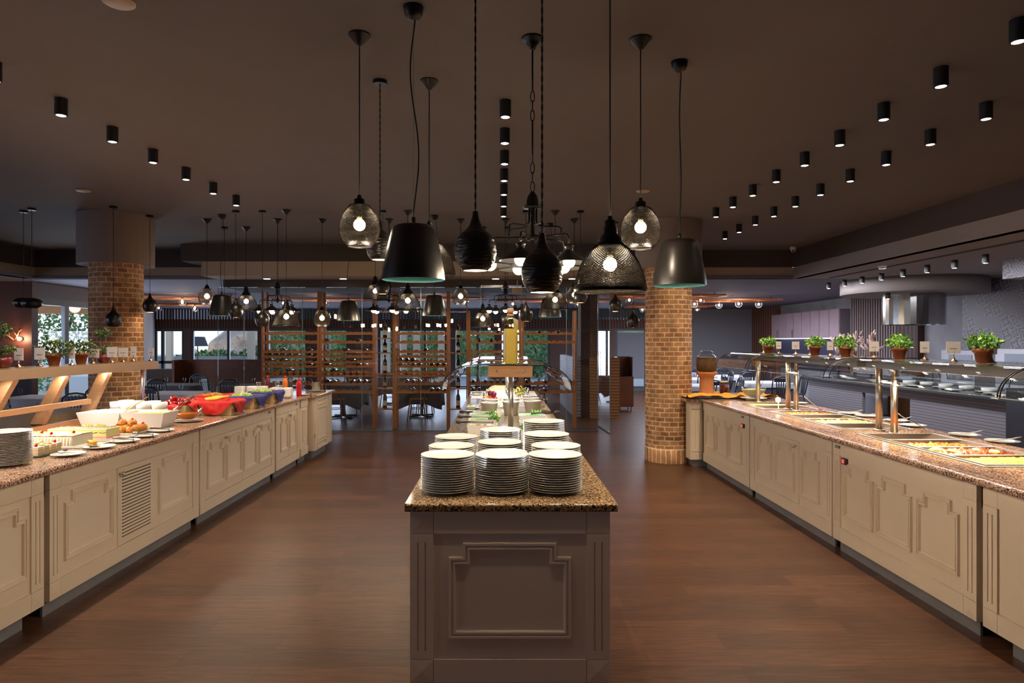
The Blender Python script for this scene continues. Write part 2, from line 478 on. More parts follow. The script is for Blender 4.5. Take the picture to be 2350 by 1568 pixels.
# walls
struct('wall_right', B(9.2, 9.3, -6, 23.7, 0, ZR), mat('concrete_wall', C(150, 152, 160), .7, var=.16, vscale=1.7, bump=.15, bscale=12))
struct('wall_near', B(-16, 10.6, -6.1, -6, 0, ZC), DARKF)
POSTW = mat('oxblood_panel', C(96, 50, 36), .5, var=.15, vscale=2)
lw = MB(); lw.box(-13.5, -9.12, 12.7, 12.85, 0, ZR)
struct('wall_left', lw, POSTW)
lf = MB()
lf.box(-12.0, -11.9, -6, 12.7, 0, .5); lf.box(-12.0, -11.9, -6, 12.7, 2.6, ZR)
for y in (-6, -1, 2.5, 5.5, 8.5, 11.5): lf.box(-12.0, -11.9, y, y + 1.0, .5, 2.6)
struct('wall_left_side', lf, POSTW)
# left window wall X = -9.2, beyond the dark panel
FRAMEG = mat('window_frame_grey', C(86, 92, 98), .5)
def window(name, x0, x1, y, z0, z1, mull=(), frame=.06, pane=True, mid=None, axis='X', mtl=None, depth=.08):
    """opening in a wall; axis X: wall faces the camera, axis Y: wall runs away from it"""
    w = put(name, None); w['kind'] = 'structure'
    mtl = mtl or FRAMEG
    def bx(m, a0, a1, c0, c1, d=depth):
        if axis == 'X': m.box(a0, a1, y, y + d, c0, c1)
        else: m.box(y - d, y, a0, a1, c0, c1)
    m = MB()
    bx(m, x0, x0 + frame, z0, z1); bx(m, x1 - frame, x1, z0, z1)
    bx(m, x0 + frame, x1 - frame, z1 - frame, z1); bx(m, x0 + frame, x1 - frame, z0, z0 + frame)
    for q in mull: bx(m, q - frame / 2, q + frame / 2, z0 + frame, z1 - frame)
    if mid: bx(m, x0 + frame, x1 - frame, mid - frame / 2, mid + frame / 2)
    put('frame', m.mesh(mtl), w)
    if pane:
        g = MB()
        if axis == 'X': g.box(x0 + frame, x1 - frame, y + .03, y + .036, z0 + frame, z1 - frame)
        else: g.box(y - .036, y - .03, x0 + frame, x1 - frame, z0 + frame, z1 - frame)
        put('pane', g.mesh(GLASS), w)
    return w
window('window_1', 12.86, 15.7, -9.2, .02, 2.57, mull=(13.85,), frame=.13, axis='Y')
lt = MB(); lt.box(-9.28, -9.2, 12.86, 15.7, 2.57, ZR)
lt.box(-9.28, -9.2, 15.7, 16.6, 0, ZR)
lt.prism([(-9.2, 16.6), (-12.5, 23.6), (-12.6, 23.6), (-9.3, 16.6)], 0, ZR, 'Z')
struct('wall_left_rear', lt, GREYF)
# back wall Y = 23.6 : slat frieze, windows, blinds
YB = 23.6
bw = MB()
RIBP = stripes_mat('wood_slat_frieze', C(120, 80, 70), C(60, 40, 36), 'X', 9.5)
RIBG = stripes_mat('pale_slat_frieze', C(150, 148, 160), C(96, 84, 88), 'X', 9.5)
fz = MB()
for k in range(204):
    x = -12.5 + k * .106
    if x < 5.5: fz.box(x, x + .056, YB - .02, YB + .02, 2.5, 2.87)
struct('trim_19', fz, mat('slat_grey', C(96, 84, 90), .6))
struct('window_20', B(-12.5, 5.5, YB + .06, YB + .07, 2.5, 2.87), glass('frosted_grey', (.34, .36, .42, 1), 1.3))
struct('wall_back', B(5.5, 9.2, YB, YB + .1, 2.48, 2.87), RIBG)
struct('trim_10', B(-12.5, 6.9, YB - .02, YB + .1, 2.17, 2.5), RIBP)
def pxX(p, y=YB): return (p - 1150) * y / 1500
pier = mat('pier_plaster', C(118, 96, 92), .7)
pr = MB()
for a, b in ((331, 352), (423, 438), (596, 612), (706, 740), (800, 868), (905, 912), (1026, 1040), (1140, 1150), (1262, 1320), (1395, 1412), (1484, 1500)):
    pr.box(pxX(a), pxX(b), YB, YB + .12, 0, 2.3)
struct('wall_back_piers', pr, pier)
wins = [(352, 423, (0,)), (438, 596, (0,)), (612, 706, ()), (740, 800, ()), (868, 905, ()), (912, 1026, (0,)), (1040, 1140, (0,)), (1150, 1262, ())]
for i, (a, b, mm) in enumerate(wins):
    x0, x1 = pxX(a), pxX(b)
    mull = ((x0 + x1) / 2 + .1,) if mm else ()
    if i == 0:
        w = window('door_1', x0, x1, YB + .02, .0, 2.17, mull=(pxX(372),), mid=.95, frame=.1)
    else:
        window('window_%d' % (i + 2), x0, x1, YB + .02, .0, 2.17, mull=mull, frame=.09)
BLIND = mat('grey_roller_blind', C(150, 156, 170), .8, emit=C(150, 160, 180), es=0.0)
for k, (a, b) in enumerate(((1320, 1395), (1412, 1484))):
    x0, x1 = pxX(a), pxX(b)
    window('window_%d' % (10 + k), x0, x1, YB + .02, 0, 2.17, frame=.08, pane=False)
    put('roller_blind', B(x0 + .08, x1 - .08, YB + .03, YB + .05, .35, 2.02).mesh(BLIND), label=['grey roller blind drawn down behind the open glass door', 'grey roller blind drawn down beside the brick column on the kitchen side'][k], cat='blind', group='roller blinds on the rear windows')
struct('wall_back_kitchen', B(6.6, 9.2, YB - .02, YB + .1, 0, 2.87), mat('grey_wall', C(140, 142, 150), .8))
struct('wall_back_plain', B(5.5, 6.6, YB, YB + .1, 0, 2.48), mat('grey_wall_two', C(140, 142, 150), .8))

# brick columns with plaster caps (bottom course of upright bricks)
def column(x, y, r, rc, zcap, label):
    t = thing('brick_column', label, 'column', (x, y, 0), kind='structure')
    put('shaft', MB().lathe([(r, .205), (r, .9), (r, 1.6), (r, zcap + .02)], 64, uvr=r, caps=False).mesh(BRICK), t)
    put('base_course', MB().lathe([(r + .008, 0), (r + .008, .205), (r - .01, .209)], 64, uvr=r, caps=False).mesh(SOLDIER), t)
    put('column_cap', MB().lathe([(r, zcap + .02), (rc, zcap), (rc, ZC - .002)], 64, sm=False, caps=True).mesh(CAPM), t)
    for p in t.children[-1].data.polygons: p.use_smooth = abs(p.normal.z) < .5
    return t
column(2.40, 9.38, .325, .465, 2.725, 'round brick column with plaster cap standing at the end of the hot food counter')
column(-5.22, 8.87, .326, .463, 2.725, 'round brick column with plaster cap standing behind the dessert counter')

# ------------------------------------------------------------------ kitchen walls on X = 9.2
struct('wall_tiled', B(9.14, 9.2, 4, 12.95, 0, ZR), TILE)
tb = B(7.25, 9.14, 4, 9.45, 2.6, ZR)
struct('trim_11', tb, TILE)
slats = MB()
for k in range(19):
    y = 15.05 + k * .105
    slats.box(9.08, 9.14, y, y + .05, 0, ZR)
struct('trim_12', slats, mat('slat_timber', C(140, 124, 124), .6))
struct('wall_slat_backing', B(9.14, 9.2, 14.2, 17.1, 0, ZR), WOODD)
struct('trim_13', B(9.05, 9.14, 14.2, 15.0, 0, ZR), stripes_mat('ribbed_dark_wood', C(86, 56, 50), C(40, 26, 24), 'Y', 7))
struct('trim_14', B(9.05, 9.2, 21.5, 23.58, 0, ZR), stripes_mat('ribbed_brown_wood', C(136, 92, 72), C(90, 60, 50), 'Y', 5))
struct('trim_15', B(9.1, 9.2, 17.15, 21.5, .9, 1.78), mat('navy_splashback', C(60, 62, 84), .3))
# wall cupboards
wc = thing('wall_cupboard', 'long run of grey wall cupboards over the dark splashback at the rear kitchen wall', 'cupboard', (8.87, 17.15, 1.80))
put('carcass', B(.02, .32, 0, 4.3, 0, .76).mesh(mat('cupboard_carcass', C(150, 140, 150), .5)), wc)
CUP = mat('cupboard_door', C(172, 150, 160), .4, var=.06, vscale=3)
for k in range(8):
    d = put('door', B(0, .02, k * .5375 + .015, k * .5375 + .5225, 0, .76).mesh(CUP), wc)
    if k in (5, 7): put('handle', B(-.03, -.002, k * .5375 + (.02), k * .5375 + .06, .03, .26).mesh(CHROME), d)
put('light_strip', B(.0, .3, .1, 4.2, -.02, -.002).mesh(mat('strip_glow', (1, 1, 1, 1), .5, emit=(.9, .95, 1, 1), es=1.2)), wc)
# drum soffit and extractor hood
struct('trim_16', MB().lathe([(1.22, 2.6), (1.22, ZR)], 64, (7.85, 12.5, 0), sy=1.0), GREYF)
for p in bpy.data.objects['trim_16'].data.polygons: p.use_smooth = abs(p.normal.z) < .5
hd = MB().lathe([(.50, 2.02), (.53, 2.02), (.53, 2.598), (.50, 2.598), (.50, 2.02)], 34, (0, 0, 0), caps=False, sm=False)
put('extractor_hood', hd.mesh(mat('hood_steel', C(190, 188, 186), .16, metal=1.0)), loc=(7.88, 12.5, 0), label='large round polished steel extractor hood hanging below the drum soffit', cat='extractor hood')
# ------------------------------------------------------------------ buffet cabinets
def offset_poly(P, d):
    n = len(P); out = []
    for i in range(n):
        a, b, c = P[i - 1], P[i], P[(i + 1) % n]
        e1 = (b[0] - a[0], b[1] - a[1]); e2 = (c[0] - b[0], c[1] - b[1])
        l1 = math.hypot(*e1); l2 = math.hypot(*e2)
        n1 = (-e1[1] / l1, e1[0] / l1); n2 = (-e2[1] / l2, e2[0] / l2)
        out.append((b[0] + (n1[0] + n2[0]) * d, b[1] + (n1[1] + n2[1]) * d))
    return out

def moulding_mesh(x0, x1, z0, z1, y=0.0, nx=.067, nz=.067, w=.036, h=.016, m=None, step=True):
    if x1 - x0 < .5: nx = min(nx, (x1 - x0) * .17)
    if step: P = [(x0, z0), (x1, z0), (x1, z1 - nz), (x1 - nx, z1 - nz), (x1 - nx, z1), (x0 + nx, z1), (x0 + nx, z1 - nz), (x0, z1 - nz)]
    else: P = [(x0, z0), (x1, z0), (x1, z1), (x0, z1)]
    prof = [(0, 0), (.003, h), (.012, h), (.015, h * .5), (.020, h * .5), (.024, h * .95), (.031, h * .95), (w, 0)]
    mb = MB(); rings = []
    for d, hh in prof:
        Q = offset_poly(P, d * w / .036)
        rings.append([mb.vert((p[0], y - hh, p[1])) for p in Q])
    n = len(P)
    for a, b in zip(rings[:-1], rings[1:]):
        for i in range(n):
            j = (i + 1) % n
            mb.face((a[i], a[j], b[j], b[i]))
    return mb.mesh(m)

def pilaster(x0, x1, z0, z1, m):
    """fluted upright with two grooves"""
    mb = MB(); w = x1 - x0
    mb.box(x0, x1, .006, .03, z0, z1)
    g0, g1 = z0 + .04, z1 - .04; gw = .007
    a, b = x0 + w * .34, x0 + w * .66
    mb.box(x0, a - gw / 2, 0, .006, z0, z1); mb.box(a + gw / 2, b - gw / 2, 0, .006, z0, z1); mb.box(b + gw / 2, x1, 0, .006, z0, z1)
    for c in (a, b):
        mb.box(c - gw / 2, c + gw / 2, 0, .006, z0, g0); mb.box(c - gw / 2, c + gw / 2, 0, .006, g1, z1)
    return mb.mesh(m)

def corner_block(x0, x1, z0, z1, m, tip=.0045):
    mb = MB(); mb.box(x0, x1, 0, .03, z0, z1)
    c = mb.vert(((x0 + x1) / 2, -tip, (z0 + z1) / 2))
    q = [mb.vert(p) for p in ((x0, 0, z0), (x1, 0, z0), (x1, 0, z1), (x0, 0, z1))]
    for i in range(4): mb.face((q[i], q[(i + 1) % 4], c))
    return mb.mesh(m)

KNOB = MB().lathe([(.006, 0), (.006, .012), (.014, .018), (.017, .026), (.012, .033), (.001, .035)], 14, axis='Y').xf(Matrix.Scale(-1, 4, (0, 1, 0))).mesh(CHROME)
REDLED = mat('red_display', (1, .05, .03, 1), .4, emit=(1, .04, .03, 1), es=1.6)
BADGE = mat('dark_badge', C(42, 44, 56), .4)
BADGE2 = mat('badge_letters', C(205, 205, 210), .4)
def cabinet(label, loc, rz, L, zt=.885, D=1.0, pil=(1, 1), mould=(), doors=(), louver=None, ctrl=None, badge=None, m=None, zb=.095, pw=.105, group='panelled cream cabinets under the granite counters', step=True, plinth=True, pdx=(.03, .03), backpil=False):
    m = m or CREAM
    t = thing('buffet_cabinet', label, 'cabinet', loc, rz, group)
    zt0, zb1 = zt - .105, zb + .11
    xl = pw if pil[0] else .0; xr = L - pw if pil[1] else L
    cs = MB(); cs.box(0, L, D - .02, D, zb, zt); cs.box(0, .02, .03, D - .02, zb, zt - .14); cs.box(L - .02, L, .03, D - .02, zb, zt - .14)
    cs.box(.02, L - .02, .03, D - .02, zb, zb + .02)
    put('carcass', cs.mesh(m), t)
    put('front_board', B(xl, xr, .012, .03, zb1, zt0).mesh(m), t)
    put('top_rail', B(xl + .002, xr - .002, 0, .03, zt0 + .002, zt).mesh(m), t)
    put('bottom_rail', B(xl + .002, xr - .002, 0, .03, zb, zb1 - .002).mesh(m), t)
    for k, a in enumerate((0, L - pw)):
        if pil[k]:
            put('pilaster', pilaster(a, a + pw, zb1, zt0, m), t)
            put('corner_block', corner_block(a, a + pw, zt0 + .002, zt, m), t)
            put('corner_block', corner_block(a, a + pw, zb, zb1 - .002, m), t)
    for d in doors:
        dm = MB(); dm.box(d[0] + .003, d[1] - .003, .004, .012, zb1 + .004, zt0 - .004)
        if len(d) > 3 and d[3] == 'louver':
            a, b = d[0] + .055, d[1] - .055
            q = put('door', dm.mesh(m), t)
            lv = MB(); n = 20; z0, z1 = zb1 + .06, zt0 - .05
            for i in range(n):
                z = z0 + (z1 - z0) * i / (n - 1)
                lv.cur = 0; lv.box(a, b, -.001, .004, z + .0045, z + .009)
                lv.cur = 1; lv.box(a, b, .0025, .0039, z - .004, z + .0045)  # solid dark strips, shade between the slats put into the colour
            put('louvre', lv.mesh(m, SLOTDARK), q)
        else:
            q = put('door', dm.mesh(m), t)
        if d[2] is not None: put('knob', KNOB, q, (d[2], .004, zt0 - .045))
    for a, b in mould:
        put('moulding', moulding_mesh(a, b, zb + .205, zt - .147, .012 if not any(d[0] <= a and b <= d[1] for d in doors) else .004, m=m, step=step), t)
    if ctrl is not None:
        c = put('control_panel', B(ctrl - .035, ctrl + .035, -.006, .012, zt - .16, zt - .112).mesh(BADGE), t)
        put('display', B(ctrl - .022, ctrl + .006, -.008, -.0062, zt - .151, zt - .122).mesh(REDLED), c, label='glowing red digits display')
    if badge is not None:
        c = put('name_badge', B(badge - .035, badge + .035, -.005, -.0002, zt - .045, zt - .025).mesh(BADGE), t)
        lb = MB()
        for i in range(7): lb.box(badge - .028 + i * .0082, badge - .0225 + i * .0082, -.0055, -.0051, zt - .039, zt - .031)
        put('lettering', lb.mesh(BADGE2), c)
    if plinth: put('plinth', B(pdx[0], L - pdx[1], .045, .06, 0, zb).mesh(PLINTH), t)
    return t

# worktops: rounded front nosing along local x, front edge at y = 0
def nosing(D, z0, z1, r=.016):
    P = [(D, z0), (D, z1)]
    for i in range(7):
        a = PI / 2 + (PI / 2) * i / 6
        P.append((r + r * math.cos(a), z1 - r + r * math.sin(a)))
    for i in range(5):
        a = PI + (PI / 2) * i / 4
        P.append((.01 + .01 * math.cos(a), z0 + .01 + .01 * math.sin(a)))
    return P[::-1]
def worktop(label, loc, rz, L, D, zt, th=.04, hole=None, group='granite worktops'):
    mb = MB()
    if not hole: mb.prism(nosing(D, zt - th, zt), 0, L, 'X')
    else:
        x0, x1, y0, y1 = hole
        mb.prism(nosing(y0, zt - th, zt), 0, L, 'X')
        mb.box(0, x0, y0, y1, zt - th, zt); mb.box(x1, L, y0, y1, zt - th, zt); mb.box(0, L, y1, D, zt - th, zt)
    return put('granite_worktop', mb.mesh(GRANITE), None, loc, (0, 0, rz), label=label, cat='worktop', group=group)

R90 = PI / 2
# ---- left (dessert and fruit) counter: face X = -2.78, local x -> +Y
def LX(y): return (-2.78, y, 0)
cabinet('cream cabinet with one stepped panel, cut by the photo edge under the stacked plates', LX(2.15), R90, 1.825, pil=(0, 1), mould=[(1.15, 1.69)], pdx=(0, .12))
cabinet('cream cabinet with a louvred door between two stepped panels under the cakes', LX(4.025), R90, 1.985, mould=[(.145, .67), (1.29, 1.81)], doors=[(.72, 1.22, .745, 'louver')], pdx=(.0, .06))
cabinet('cream cabinet with four stepped door panels and two knobs under the fruit baskets', LX(6.04), R90, 1.98, mould=[(.14, .53), (.57, .97), (1.01, 1.39), (1.46, 1.87)], doors=[(.115, .985, .545), (.99, 1.872, 1.42)], badge=1.80)
cabinet('narrow cream cabinet with two door panels and a badge beside the stacked square bowls', LX(8.08), R90, .94, mould=[(.15, .44), (.50, .78)], doors=[(.11, .47, .44), (.475, .83, .50)], badge=.80, pw=.1)
cabinet('slim plain cream cabinet beyond the badge cabinet on the fruit counter', LX(9.07), R90, .34, pil=(0, 0), mould=[(.09, .25)], step=False)
worktop('red granite worktop carrying the cakes and fruit baskets', (-2.75, 2.1, 0), R90, 5.93, 1.1, .925)
worktop('short red granite worktop carrying the sauce bottles', (-2.75, 8.04, 0), R90, 1.37, 1.1, .925)
# end unit with two grooved panels
eu = thing('buffet_cabinet', 'cream end cabinet with grooved panels, carrying the steel pot of spoons', 'cabinet', (-2.70, 9.47, 0), R90, 'panelled cream cabinets under the granite counters')
e = MB(); e.box(.0, .95, .014, 1.0, .11, .885); put('carcass', e.mesh(CREAM), eu)
fb = put('front_board', B(.03, .72, 0, .013, .11, .875).mesh(CREAM), eu)
put('moulding', moulding_mesh(.12, .60, .76, .85, 0, m=CREAM, step=False, w=.02), eu); put('moulding', moulding_mesh(.12, .60, .13, .22, 0, m=CREAM, step=False, w=.02), eu)
put('moulding', moulding_mesh(.10, .62, .25, .73, 0, m=CREAM, step=False, w=.018), eu)
put('pilaster', B(.75, .94, -.004, .013, .12, .88).mesh(CREAM), eu)
put('plinth', B(.02, .75, .05, .9, 0, .11).mesh(PLINTH), eu)
put('hinge', B(.0, .02, -.006, .0, .3, .36).mesh(mat('brass', C(200, 160, 90), .3, metal=1)), eu)
worktop('granite worktop of the end cabinet under the steel pot', (-2.66, 9.44, 0), R90, 1.05, 1.15, .925)

# ---- right (hot food) counter: face X = 2.72, local x -> -Y (0 = far end)
def RX(y): return (2.72, y, 0)
G0 = 3.69
cabinet('cream cabinet cut by the photo edge beside the pan of yellow rice', RX(3.69), -R90, 2.0, pil=(1, 0), mould=[(.9, 1.5)], pdx=(.16, 0))
cabinet('cream cabinet with three stepped panels and red display under the nearest hot pans'.replace('nearest ', 'rice and meat '), RX(5.355), -R90, 1.615, mould=[(.155, .565), (.605, 1.015), (1.065, 1.465)], ctrl=.175, badge=.075)
cabinet('cream cabinet with a knobbed door between two stepped panels under the potato pans', RX(7.14), -R90, 1.76, mould=[(.183, .55), (.65, 1.08), (1.2, 1.54)], doors=[(.61, 1.155, 1.11)])
cabinet('cream cabinet with three narrow stepped panels and red display below the green vegetables', RX(8.80), -R90, 1.63, pil=(0, 1), mould=[(.09, .46), (.52, .93), (.98, 1.39)], ctrl=1.44, badge=1.44)
eu = thing('buffet_cabinet', 'cream end cabinet with fluted side touching the brick column', 'cabinet', (2.56, 8.84, 0), 0, 'panelled cream cabinets under the granite counters')
e = MB(); e.box(.016, 1.26, .03, .21, .1, .885); e.box(.2, 1.26, .21, .98, .1, .885); put('carcass', e.mesh(CREAM), eu)
put('pilaster', pilaster(.016, .16, .21, .78, CREAM), eu)
put('corner_block', B(.016, .16, 0, .03, .1, .205).mesh(CREAM), eu); put('corner_block', B(.016, .16, 0, .03, .785, .885).mesh(CREAM), eu)
put('plinth', B(.05, 1.1, .05, .25, 0, .1).mesh(PLINTH), eu)
put('side_panel', B(0, .015, .0, .22, .1, .885).mesh(CREAM), eu)
worktop('pink granite worktop around the rice and meat pans', (2.69, 5.60, 0), -R90, 2.0 - .14, 1.1, .925, hole=(.13, 1.58, .28, .93))
worktop('pink granite worktop cut by the photo edge beyond the rice pan', (2.69, 3.735, 0), -R90, 2.0, 1.1, .925)
worktop('pink granite worktop around the potato pans', (2.69, 7.34, 0), -R90, 1.737, 1.1, .925, hole=(.11, 1.62, .28, .93))
worktop('pink granite worktop around the green vegetable pan', (2.69, 8.80, 0), -R90, 1.457, 1.1, .925, hole=(.55, 1.38, .28, .93))
ew = MB(); ew.prism([(2.50, 8.808), (3.82, 8.808), (3.82, 9.9), (2.75, 9.9), (2.75, 9.06), (2.50, 9.06)], .885, .925, 'Z')
put('granite_worktop', ew.mesh(GRANITE), label='granite worktop of the end cabinet under the yellow cloth', cat='worktop', group='granite worktops')

# ---- island
IX0, IX1 = -.425, .508
t = cabinet('taupe island cabinet end with fluted corners and one wide stepped panel', (IX0, 3.05, 0), 0, IX1 - IX0, zt=.907, D=2.2, mould=[(.179, .754)], m=ISLE, zb=.107, pw=.108)
for k in range(2):
    y0 = 5.3 + k * 2.3
    b = thing('buffet_cabinet', 'taupe island cabinet body under the %s' % ('salad crocks' if k == 0 else 'salad terrines at the far end of the island'), 'cabinet', (IX0, y0, 0), 0, 'panelled cream cabinets under the granite counters')
    put('carcass', B(0, IX1 - IX0, 0, 2.25, .107, .907).mesh(ISLE), b); put('plinth', B(.04, IX1 - IX0 - .04, .02, 2.2, 0, .107).mesh(PLINTH), b)
mb = MB(); mb.prism(nosing(6.9, .9078, .945, .012), -.448, .541, 'X')
put('granite_worktop', mb.mesh(GRANITE2), None, (0, 3.03, 0), label='long golden granite worktop of the central island under the plate stacks', cat='worktop', group='granite worktops')

# ------------------------------------------------------------------ sneeze guards
def wing_profile(hw, zt, zb, drop_x, n=10):
    """half profile of the bent glass from the centre outwards: flat, then a quarter bend down"""
    P = [(0, zt), (hw - drop_x, zt)]
    for i in range(1, n + 1):
        a = (PI / 2) * i / n
        P.append((hw - drop_x + drop_x * math.sin(a), zt - (zt - zb) * (1 - math.cos(a))))
    return P
def guard_glass(parent, y0, y1, hw, zt, zb, dx, both=True, xo=0):
    P = wing_profile(hw, zt, zb, dx)
    for s in ((-1, 1) if both else (-1,)):
        g = MB(); n = len(P); th = .008
        Q = [(xo + s * x, z) for x, z in P]
        inner = [(xo + s * (x - th * (1 if i > 1 else 0)), z - th) for i, (x, z) in enumerate(P)]
        for k, rr in enumerate((Q, inner)):
            b = len(g.v)
            for (x, z) in rr: g.v += [(x, y0, z), (x, y1, z)]
            for i in range(n - 1): g.face((b + 2 * i, b + 2 * i + 1, b + 2 * i + 3, b + 2 * i + 2), True)
        put('glass', g.mesh(GUARDG), parent)
        for yy in (y0, y1):
            put('edge_seal', MB().tube([(x, yy, z) for x, z in Q], .004, 6).mesh(SEAL), parent)
        put('edge_seal', MB().tube([(Q[-1][0], y0, Q[-1][1]), (Q[-1][0], y1, Q[-1][1])], .003, 5).mesh(GLASSE), parent)
def post(parent, x, y, z0, z1, r=.027):
    p = put('post', MB().lathe([(r, 0), (r, z1 - z0)], 20).mesh(STEEL), parent, (x, y, z0))
    put('foot_flange', MB().lathe([(r + .022, 0), (r + .02, .008), (r + .001, .012)], 20).mesh(STEEL), p, (0, 0, .001))
    return p
LAMPG = mat('lamp_glow_warm', (1, .8, .55, 1), .5, emit=(1, .74, .45, 1), es=10.0)
LAMPW = mat('lamp_glow_white', (1, .95, .9, 1), .5, emit=(1, .92, .82, 1), es=8.0)
def beam(parent, x0, x1, y0, y1, z0, z1, lamp, m=STEELR):
    b = put('beam', B(x0, x1, y0, y1, z0, z1).mesh(m), parent)
    lm = MB(); n = max(2, int((y1 - y0) / .3)); xm = (x0 + x1) / 2
    for i in range(n):
        y = y0 + (y1 - y0) * (i + .5) / n
        lm.lathe([(.001, -.006), (.03, -.006), (.034, 0)], 14, (xm, y, z0), caps=False)
    put('lamp', lm.mesh(lamp), parent)
# island guard
g = thing('sneeze_guard', 'curved glass sneeze guard on a steel post over the island salads', 'sneeze guard', (.076, 5.36, .945))
post(g, .005, .15, .001, .462, .023)
put('end_block', B(-.182, .182, 0, .02, .462, .562).mesh(WOODL), g, label='pale wooden end block')
for x in (-.11, .11):
    put('keyhole_screw', MB().lathe([(.008, 0), (.006, .006), (.001, .007)], 12, (0, 0, 0), axis='Y', sy=1.4).xf(Matrix.Scale(-1, 4, (0, 1, 0))).mesh(CHROME), g, (x, -.001, .512))
beam(g, -.182, .182, .021, 3.3, .47, .555, LAMPW)
guard_glass(g, -.01, 1.6, .535, .562, .36, .26, xo=-.03)
guard_glass(g, 1.64, 3.25, .535, .562, .36, .26, xo=-.03)
post(g, .005, 3.24, .001, .47, .023)
# right guards
XB = 3.27
for k, (y0, y1, lab) in enumerate(((1.9, 5.52, 'curved glass sneeze guard with steel beam over the rice and meat pans'), (5.62, 7.34, 'curved glass sneeze guard with steel beam over the potato pans'), (7.42, 8.42, 'short curved glass sneeze guard over the green vegetable pan'))):
    g = thing('sneeze_guard', lab, 'sneeze guard', (XB, y0, .925), 0, 'sneeze guards over the hot counter')
    L = y1 - y0
    beam(g, -.2, .18, .02, L - .02, .555, .625, LAMPG)
    for yy, zz in ((L - .05, .45), (.07, .545)):
        if k == 0 and yy < 1: continue
        if k == 2 and yy > .5: zz = .545
        post(g, .02, yy, .001, zz)
        put('post', MB().lathe([(.02, 0), (.02, .63 - zz - .075)], 14).mesh(STEEL), g, (.02, yy, zz + .001))
    if k == 0: put('glass', B(-.01, -.004, .3, L - .1, .455, .55).mesh(GLASS), g)
    guard_glass(g, 1.75 if k == 0 else 0, L, .5, .632, .46, .22)
    if k == 0: guard_glass(g, 0, 1.73, .5, .632, .46, .22)
# left guard: boxed shelf on slanted timber frames along the dining side
g = thing('sneeze_guard', 'long steel-fronted shelf on slanted timber frames behind the dessert counter', 'sneeze guard', (-3.9, 2.0, 0), 0)
put('beam', B(-.18, .18, 0, 5.1, 1.405, 1.488).mesh(mat('warm_steel', C(214, 180, 142), .33, metal=.9)), g)
lm = MB()
for i in range(14): lm.box(-.03, .05, .15 + i * .35, .35 + i * .35, 1.397, 1.4045)
put('lamp', lm.mesh(LAMPW), g)
post(g, .05, 5.02, .926, 1.404, .02)
fr = MB()
put('bottom_rail', B(.0, .05, 0, 4.35, .93, .99).mesh(WOODL), g)
put('middle_rail', B(.03, .075, 0, 4.1, 1.12, 1.165).mesh(WOODL), g)
for yt in (4.5, 3.87, 3.24, 2.6):
    put('slanted_support', MB().bar((-.03, yt, 1.40), (-.03, yt - .33, .985), .10, .05).mesh(WOODL), g)
# ------------------------------------------------------------------ pendants
def cone_canopy(): return MB().lathe([(.001, -.062), (.012, -.06), (.06, -.006), (.06, 0)], 28, sm=False)
def dome_canopy(): return MB().lathe([(.001, -.066), (.015, -.065), (.034, -.056), (.046, -.036), (.05, -.01), (.051, 0)], 28)
def flat_canopy(): return MB().lathe([(.046, -.024), (.046, 0)], 28, sm=False)
def bell_canopy(): return MB().lathe([(.001, -.066), (.018, -.064), (.022, -.045), (.034, -.03), (.036, -.018), (.058, -.01), (.062, 0)], 28)
CANOPY = {k: f().mesh(BLACK) for k, f in (('cone', cone_canopy), ('dome', dome_canopy), ('flat', flat_canopy), ('bell', bell_canopy))}
BULBM = MB().sphere((0, 0, 0), .033, 18, 12).mesh(BULB)
BULBM2 = MB().sphere((0, 0, 0), .033, 18, 12).mesh(mat('shaded_bulb_glow', (1, .8, .5, 1), .5, emit=(1.0, .86, .66, 1), es=3.0))
BULBNECK = MB().lathe([(.016, .024), (.014, .06)], 12).mesh(mat('bulb_neck', C(235, 215, 180), .3))
def twisted(L, r=.0035):
    a = MB()
    n = int(L / .012)
    for ph in (0, PI):
        a.tube([(r * .7 * math.cos(i * .9 + ph), r * .7 * math.sin(i * .9 + ph), -L * i / n) for i in range(n + 1)], r * .72, 5)
    return a
def straight(L, r=.0032): return MB().tube([(0, 0, 0), (0, 0, -L)], r, 8)
def wavy(L, amp, r=.0038, off=.012):
    pts = []
    for i in range(41):
        t = i / 40
        pts.append((off * (1 - t) + amp * math.sin(t * 2 * PI * 1.0) * (1 - .15 * t) * math.sin(PI * min(1, t * 1.0)) ** .5 if 0 < t < 1 else 0, 0, -L * t))
    return MB().tube(pts, r, 7).tube([(0, 0, 0), (0, 0, -L)], .0007, 4)

# drop shaped shade with string-like ridges
def drop_shade(hi=True):
    prof0 = [(.053, 0), (.07, .018), (.083, .045), (.09, .08), (.089, .105), (.08, .135), (.064, .158), (.046, .174), (.031, .19), (.022, .208), (.015, .235), (.013, .255)]
    def r_at(z):
        for (a, b), (c, d) in zip(prof0[:-1], prof0[1:]):
            if z <= d: return a + (c - a) * (z - b) / (d - b)
        return prof0[-1][0]
    n, m = (80, 128) if hi else (28, 24)
    prof = [(r_at(.255 * i / m), .255 * i / m) for i in range(m + 1)]
    def fn(r, z, a):
        if z > .168 or not hi: return r
        k = noise.noise(Vector((math.cos(a) * 2.6, math.sin(a) * 2.6, z * 150)))
        return r + .0034 * k
    o = MB().lathe(prof, n, fn=fn, caps=False)
    return o
DROP = drop_shade().mesh(BLACKT); DROPLO = drop_shade(False).mesh(BLACKT)
DROPIN = MB().lathe([(.05, .001), (.066, .02), (.078, .05), (.084, .08), (.08, .12), (.05, .165), (.001, .17)], 28, caps=False).mesh(mat('pale_lining', C(225, 200, 170), .6))
SOCK = MB().lathe([(.014, 0), (.014, .03), (.007, .034), (.007, .045)], 14).mesh(BLACK)
